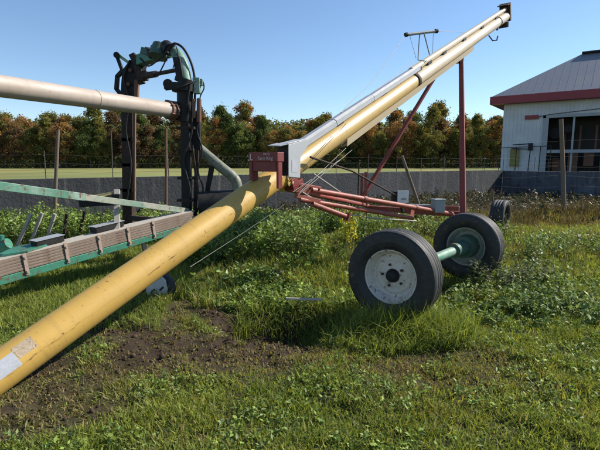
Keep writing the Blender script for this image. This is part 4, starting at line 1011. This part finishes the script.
def trunk_mesh(H, seed):
    random.seed(seed); m_ = MB(); top_ = Vector((random.uniform(-.5, .5), random.uniform(-.3, .3), H*.85))
    m_.tube([(0, 0, -.1), (random.uniform(-.15, .15), 0, H*.3), top_*.7, top_], [.20, .15, .09, .03], 7)
    for k in range(7):
        z_ = H*random.uniform(.2, .7); a_ = random.uniform(0, 6.28); l_ = random.uniform(1.2, 2.4)
        s_ = Vector((top_.x*z_/H, top_.y*z_/H, z_)); m_.tube([s_, s_+Vector((math.cos(a_)*l_, math.sin(a_)*l_, l_*.8))], [.06, .02], 5)
    o = m_.build('trunk', M['bark'], None, origin=(0, 0, 0)); return o
protos = {}
for kd in KIND:
    for j in range(3):
        H = (11.2, 10.2, 12.4)[j]; W_ = (7.0, 6.0, 5.2)[j]
        protos[(kd, j)] = (crown_mesh(kd, H, W_, hash((len(kd), j, ord(kd[0]))) % 9999), H)
trunks = [trunk_mesh(h_, 50+i_) for i_, h_ in enumerate((11.2, 10.2, 12.4))]
trunk_data = [t_.data for t_ in trunks]
for t_ in trunks: bpy.data.objects.remove(t_)
random.seed(21)
def bycol(u):
    """what the wood looks like along the photograph"""
    if u < 25: w = dict(orange=3, olive=3, rust=3, green=1)
    elif u < 95: w = dict(orange=2, olive=4, rust=2.5, green=2.5)
    elif u < 150: w = dict(green=5, olive=4, rust=.5)
    elif u < 190: w = dict(rust=4, olive=3, green=1.5)
    elif u < 245: w = dict(olive=4, green=4, orange=.6)
    elif u < 300: w = dict(orange=4, olive=2.5, rust=2, green=1)
    elif u < 380: w = dict(green=2, olive=3, orange=1.5, rust=1)
    elif u < 425: w = dict(green=3, orange=3, olive=3)
    elif u < 465: w = dict(orange=4, rust=3, olive=2)
    else: w = dict(orange=3.5, olive=4, rust=3, green=1)
    ks = list(w); return random.choices(ks, [w[k] for k in ks])[0]
def hscale(u):
    pts_ = [(-80, 1.0), (0, 1.02), (30, 1.08), (70, .98), (100, 1.12), (125, 1.15), (150, 1.05), (180, 1.0), (215, 1.13), (240, 1.12), (262, 1.05), (285, .93), (320, .95), (380, 1.0), (410, 1.08), (430, 1.16), (450, 1.10), (475, 1.05), (500, 1.03), (560, 1.0), (700, 1.0)]
    for (a_, b_), (c__, d_) in zip(pts_, pts_[1:]):
        if a_ <= u <= c__: return b_+(d_-b_)*(u-a_)/(c__-a_)
    return 1
land = [(27, 'left of the tall rusty post'), (95, 'right of the tall rusty post'), (150, 'behind the rear pump mast'), (178, 'around the reddish post'), (215, 'right of the black mast'),
        (252, 'left of the red lettered plate'), (300, 'above the red lettered plate'), (352, 'behind the yellow middle tube'), (395, 'between tube and left lift arm'),
        (430, 'behind the left lift arm'), (462, 'just left of the right lift arm'), (503, 'between right lift arm and barn'), (560, 'mostly behind the barn'), (999, 'wholly behind the barn')]
desc = dict(green='dark green', olive='yellowing olive', orange='orange leaved', rust='rust brown')
made = []
def tree(u, D, kd, j, rowname):
    x_ = (u-300)/F*D; me_, H = protos[(kd, j)]
    sc_ = hscale(u)*random.uniform(.84, 1.08)*(1.0 if rowname == 'front' else 1.12)*D/112
    r_ = bpy.data.objects.new('tree', None); col.objects.link(r_); r_.location = (x_, D, 0); r_.rotation_euler.z = random.uniform(0, 6.28)
    r_.scale = (sc_*random.uniform(.95, 1.15), sc_*random.uniform(.95, 1.15), sc_)
    c_ = bpy.data.objects.new('crown', me_); col.objects.link(c_); c_.parent = r_
    t_ = bpy.data.objects.new('trunk', trunk_data[j]); col.objects.link(t_); t_.parent = r_
    made.append((u, rowname, kd, j, r_))
for i_ in range(52):
    u = -50+i_*12+random.uniform(-5, 5); tree(u, random.uniform(106, 113), bycol(u), random.randrange(3), 'front')
for i_ in range(30):
    u = -50+i_*21+random.uniform(-5, 5); tree(u, random.uniform(119, 128), bycol(u), random.choice((0, 2, 2)), 'back')
shape = ['round', 'short', 'tall']
cnt = {}
def lab(u, row, kd, j):
    l_ = [t_ for lim, t_ in land if u < lim][0]
    return f"{shape[j]} {desc[kd]} tree in {row} row {l_}"
for u, row, kd, j, o in made: cnt.setdefault(lab(u, row, kd, j), []).append((u, o))
ordn = ['left', 'right']
for l_, lst in cnt.items():
    lst.sort(key=lambda q: q[0])
    for k, (u, o) in enumerate(lst):
        t_ = l_
        if len(lst) == 2: t_ = ordn[k]+' '+l_
        elif len(lst) > 2: t_ = ['leftmost', 'second', 'third', 'fourth', 'fifth', 'sixth', 'seventh'][k]+' '+l_
        tag(o, ' '.join(t_.split()), 'tree', 'autumn trees at the far edge of the field')
# the depth of the wood behind: one mass
g = np.random.default_rng(9); n = 120000
xw = g.uniform(-125, 125, n); yw = g.uniform(129, 150, n); uw = 300+F*xw/yw
hs = 11.3+3.2*fnoise(xw, yw, 4, 3); zw = hs*g.random(n)**.85
P = np.stack([xw, yw, zw], 1); D = unit(g.normal(0, 1, (n, 3))); Nn = unit(np.cross(D, g.normal(0, 1, (n, 3))))
cw_ = pal(g, n, KIND['green']+KIND['olive']+KIND['rust'][:1])
V, t1, t2, c = leaves(P, D, Nn, g.uniform(.4, .9, n), g.uniform(.35, .8, n), cw_)
tag(link_mesh('woodland', quads_mesh('woodland', V, [t1, t2], M['treeleaf'], c)), 'dense mixed wood seen as one mass behind the tree rows', 'wood', kind='stuff')
n = 60000; xw = g.uniform(-115, 115, n); yw = g.uniform(107, 128, n)
P = np.stack([xw, yw, (.3+(1.6+.16*(yw-107))*2*fnoise(xw, yw, 3, 4))*g.random(n)], 1); D = unit(g.normal(0, 1, (n, 3))); Nn = unit(np.cross(D, g.normal(0, 1, (n, 3))))
V, t1, t2, c = leaves(P, D, Nn, g.uniform(.3, .6, n), g.uniform(.2, .5, n), pal(g, n, KIND['green']+KIND['rust'][2:]))
tag(link_mesh('undergrowth', quads_mesh('undergrowth', V, [t1, t2], M['treeleaf'], c)), 'dark tangled undergrowth along the foot of the far wood', 'undergrowth', kind='stuff')

# ------------------------------------------------------------------ light, sky, camera
SE, SAZ = 38.0, 72.0      # elevation; azimuth clockwise from +Y
sd = Vector((math.sin(R(SAZ))*math.cos(R(SE)), math.cos(R(SAZ))*math.cos(R(SE)), math.sin(R(SE))))
ld = bpy.data.lights.new('sun', 'SUN'); ld.energy = 5.0; ld.angle = R(.53); ld.color = (1, .93, .82)
lo_ = bpy.data.objects.new('sun', ld); sc.collection.objects.link(lo_); lo_.rotation_euler = (-sd).to_track_quat('-Z', 'Y').to_euler()
w = bpy.data.worlds.new('World'); sc.world = w; w.use_nodes = True
nt = w.node_tree; bg = nt.nodes['Background']; sky = nt.nodes.new('ShaderNodeTexSky'); sky.sky_type = 'NISHITA'; sky.sun_disc = False
sky.sun_elevation = R(SE); sky.sun_rotation = R(SAZ); sky.altitude = 100; sky.air_density = 1.0; sky.dust_density = 0; sky.ozone_density = 4.0
nt.links.new(sky.outputs[0], bg.inputs[0]); bg.inputs[1].default_value = .10
cam = bpy.data.cameras.new('camera'); cam.sensor_width = 36; cam.lens = 36*F/600; cam.clip_end = 4000; cam.clip_start = .05
co = bpy.data.objects.new('camera', cam); sc.collection.objects.link(co); co.location = (0, 0, CAMH); co.rotation_euler = (math.pi/2-TH, 0, 0)
sc.camera = co
sc.render.engine = 'CYCLES'
sc.view_settings.view_transform = 'Standard'; sc.view_settings.look = 'None'; sc.view_settings.gamma = 1; sc.view_settings.exposure = .7
sc.view_settings.use_curve_mapping = False
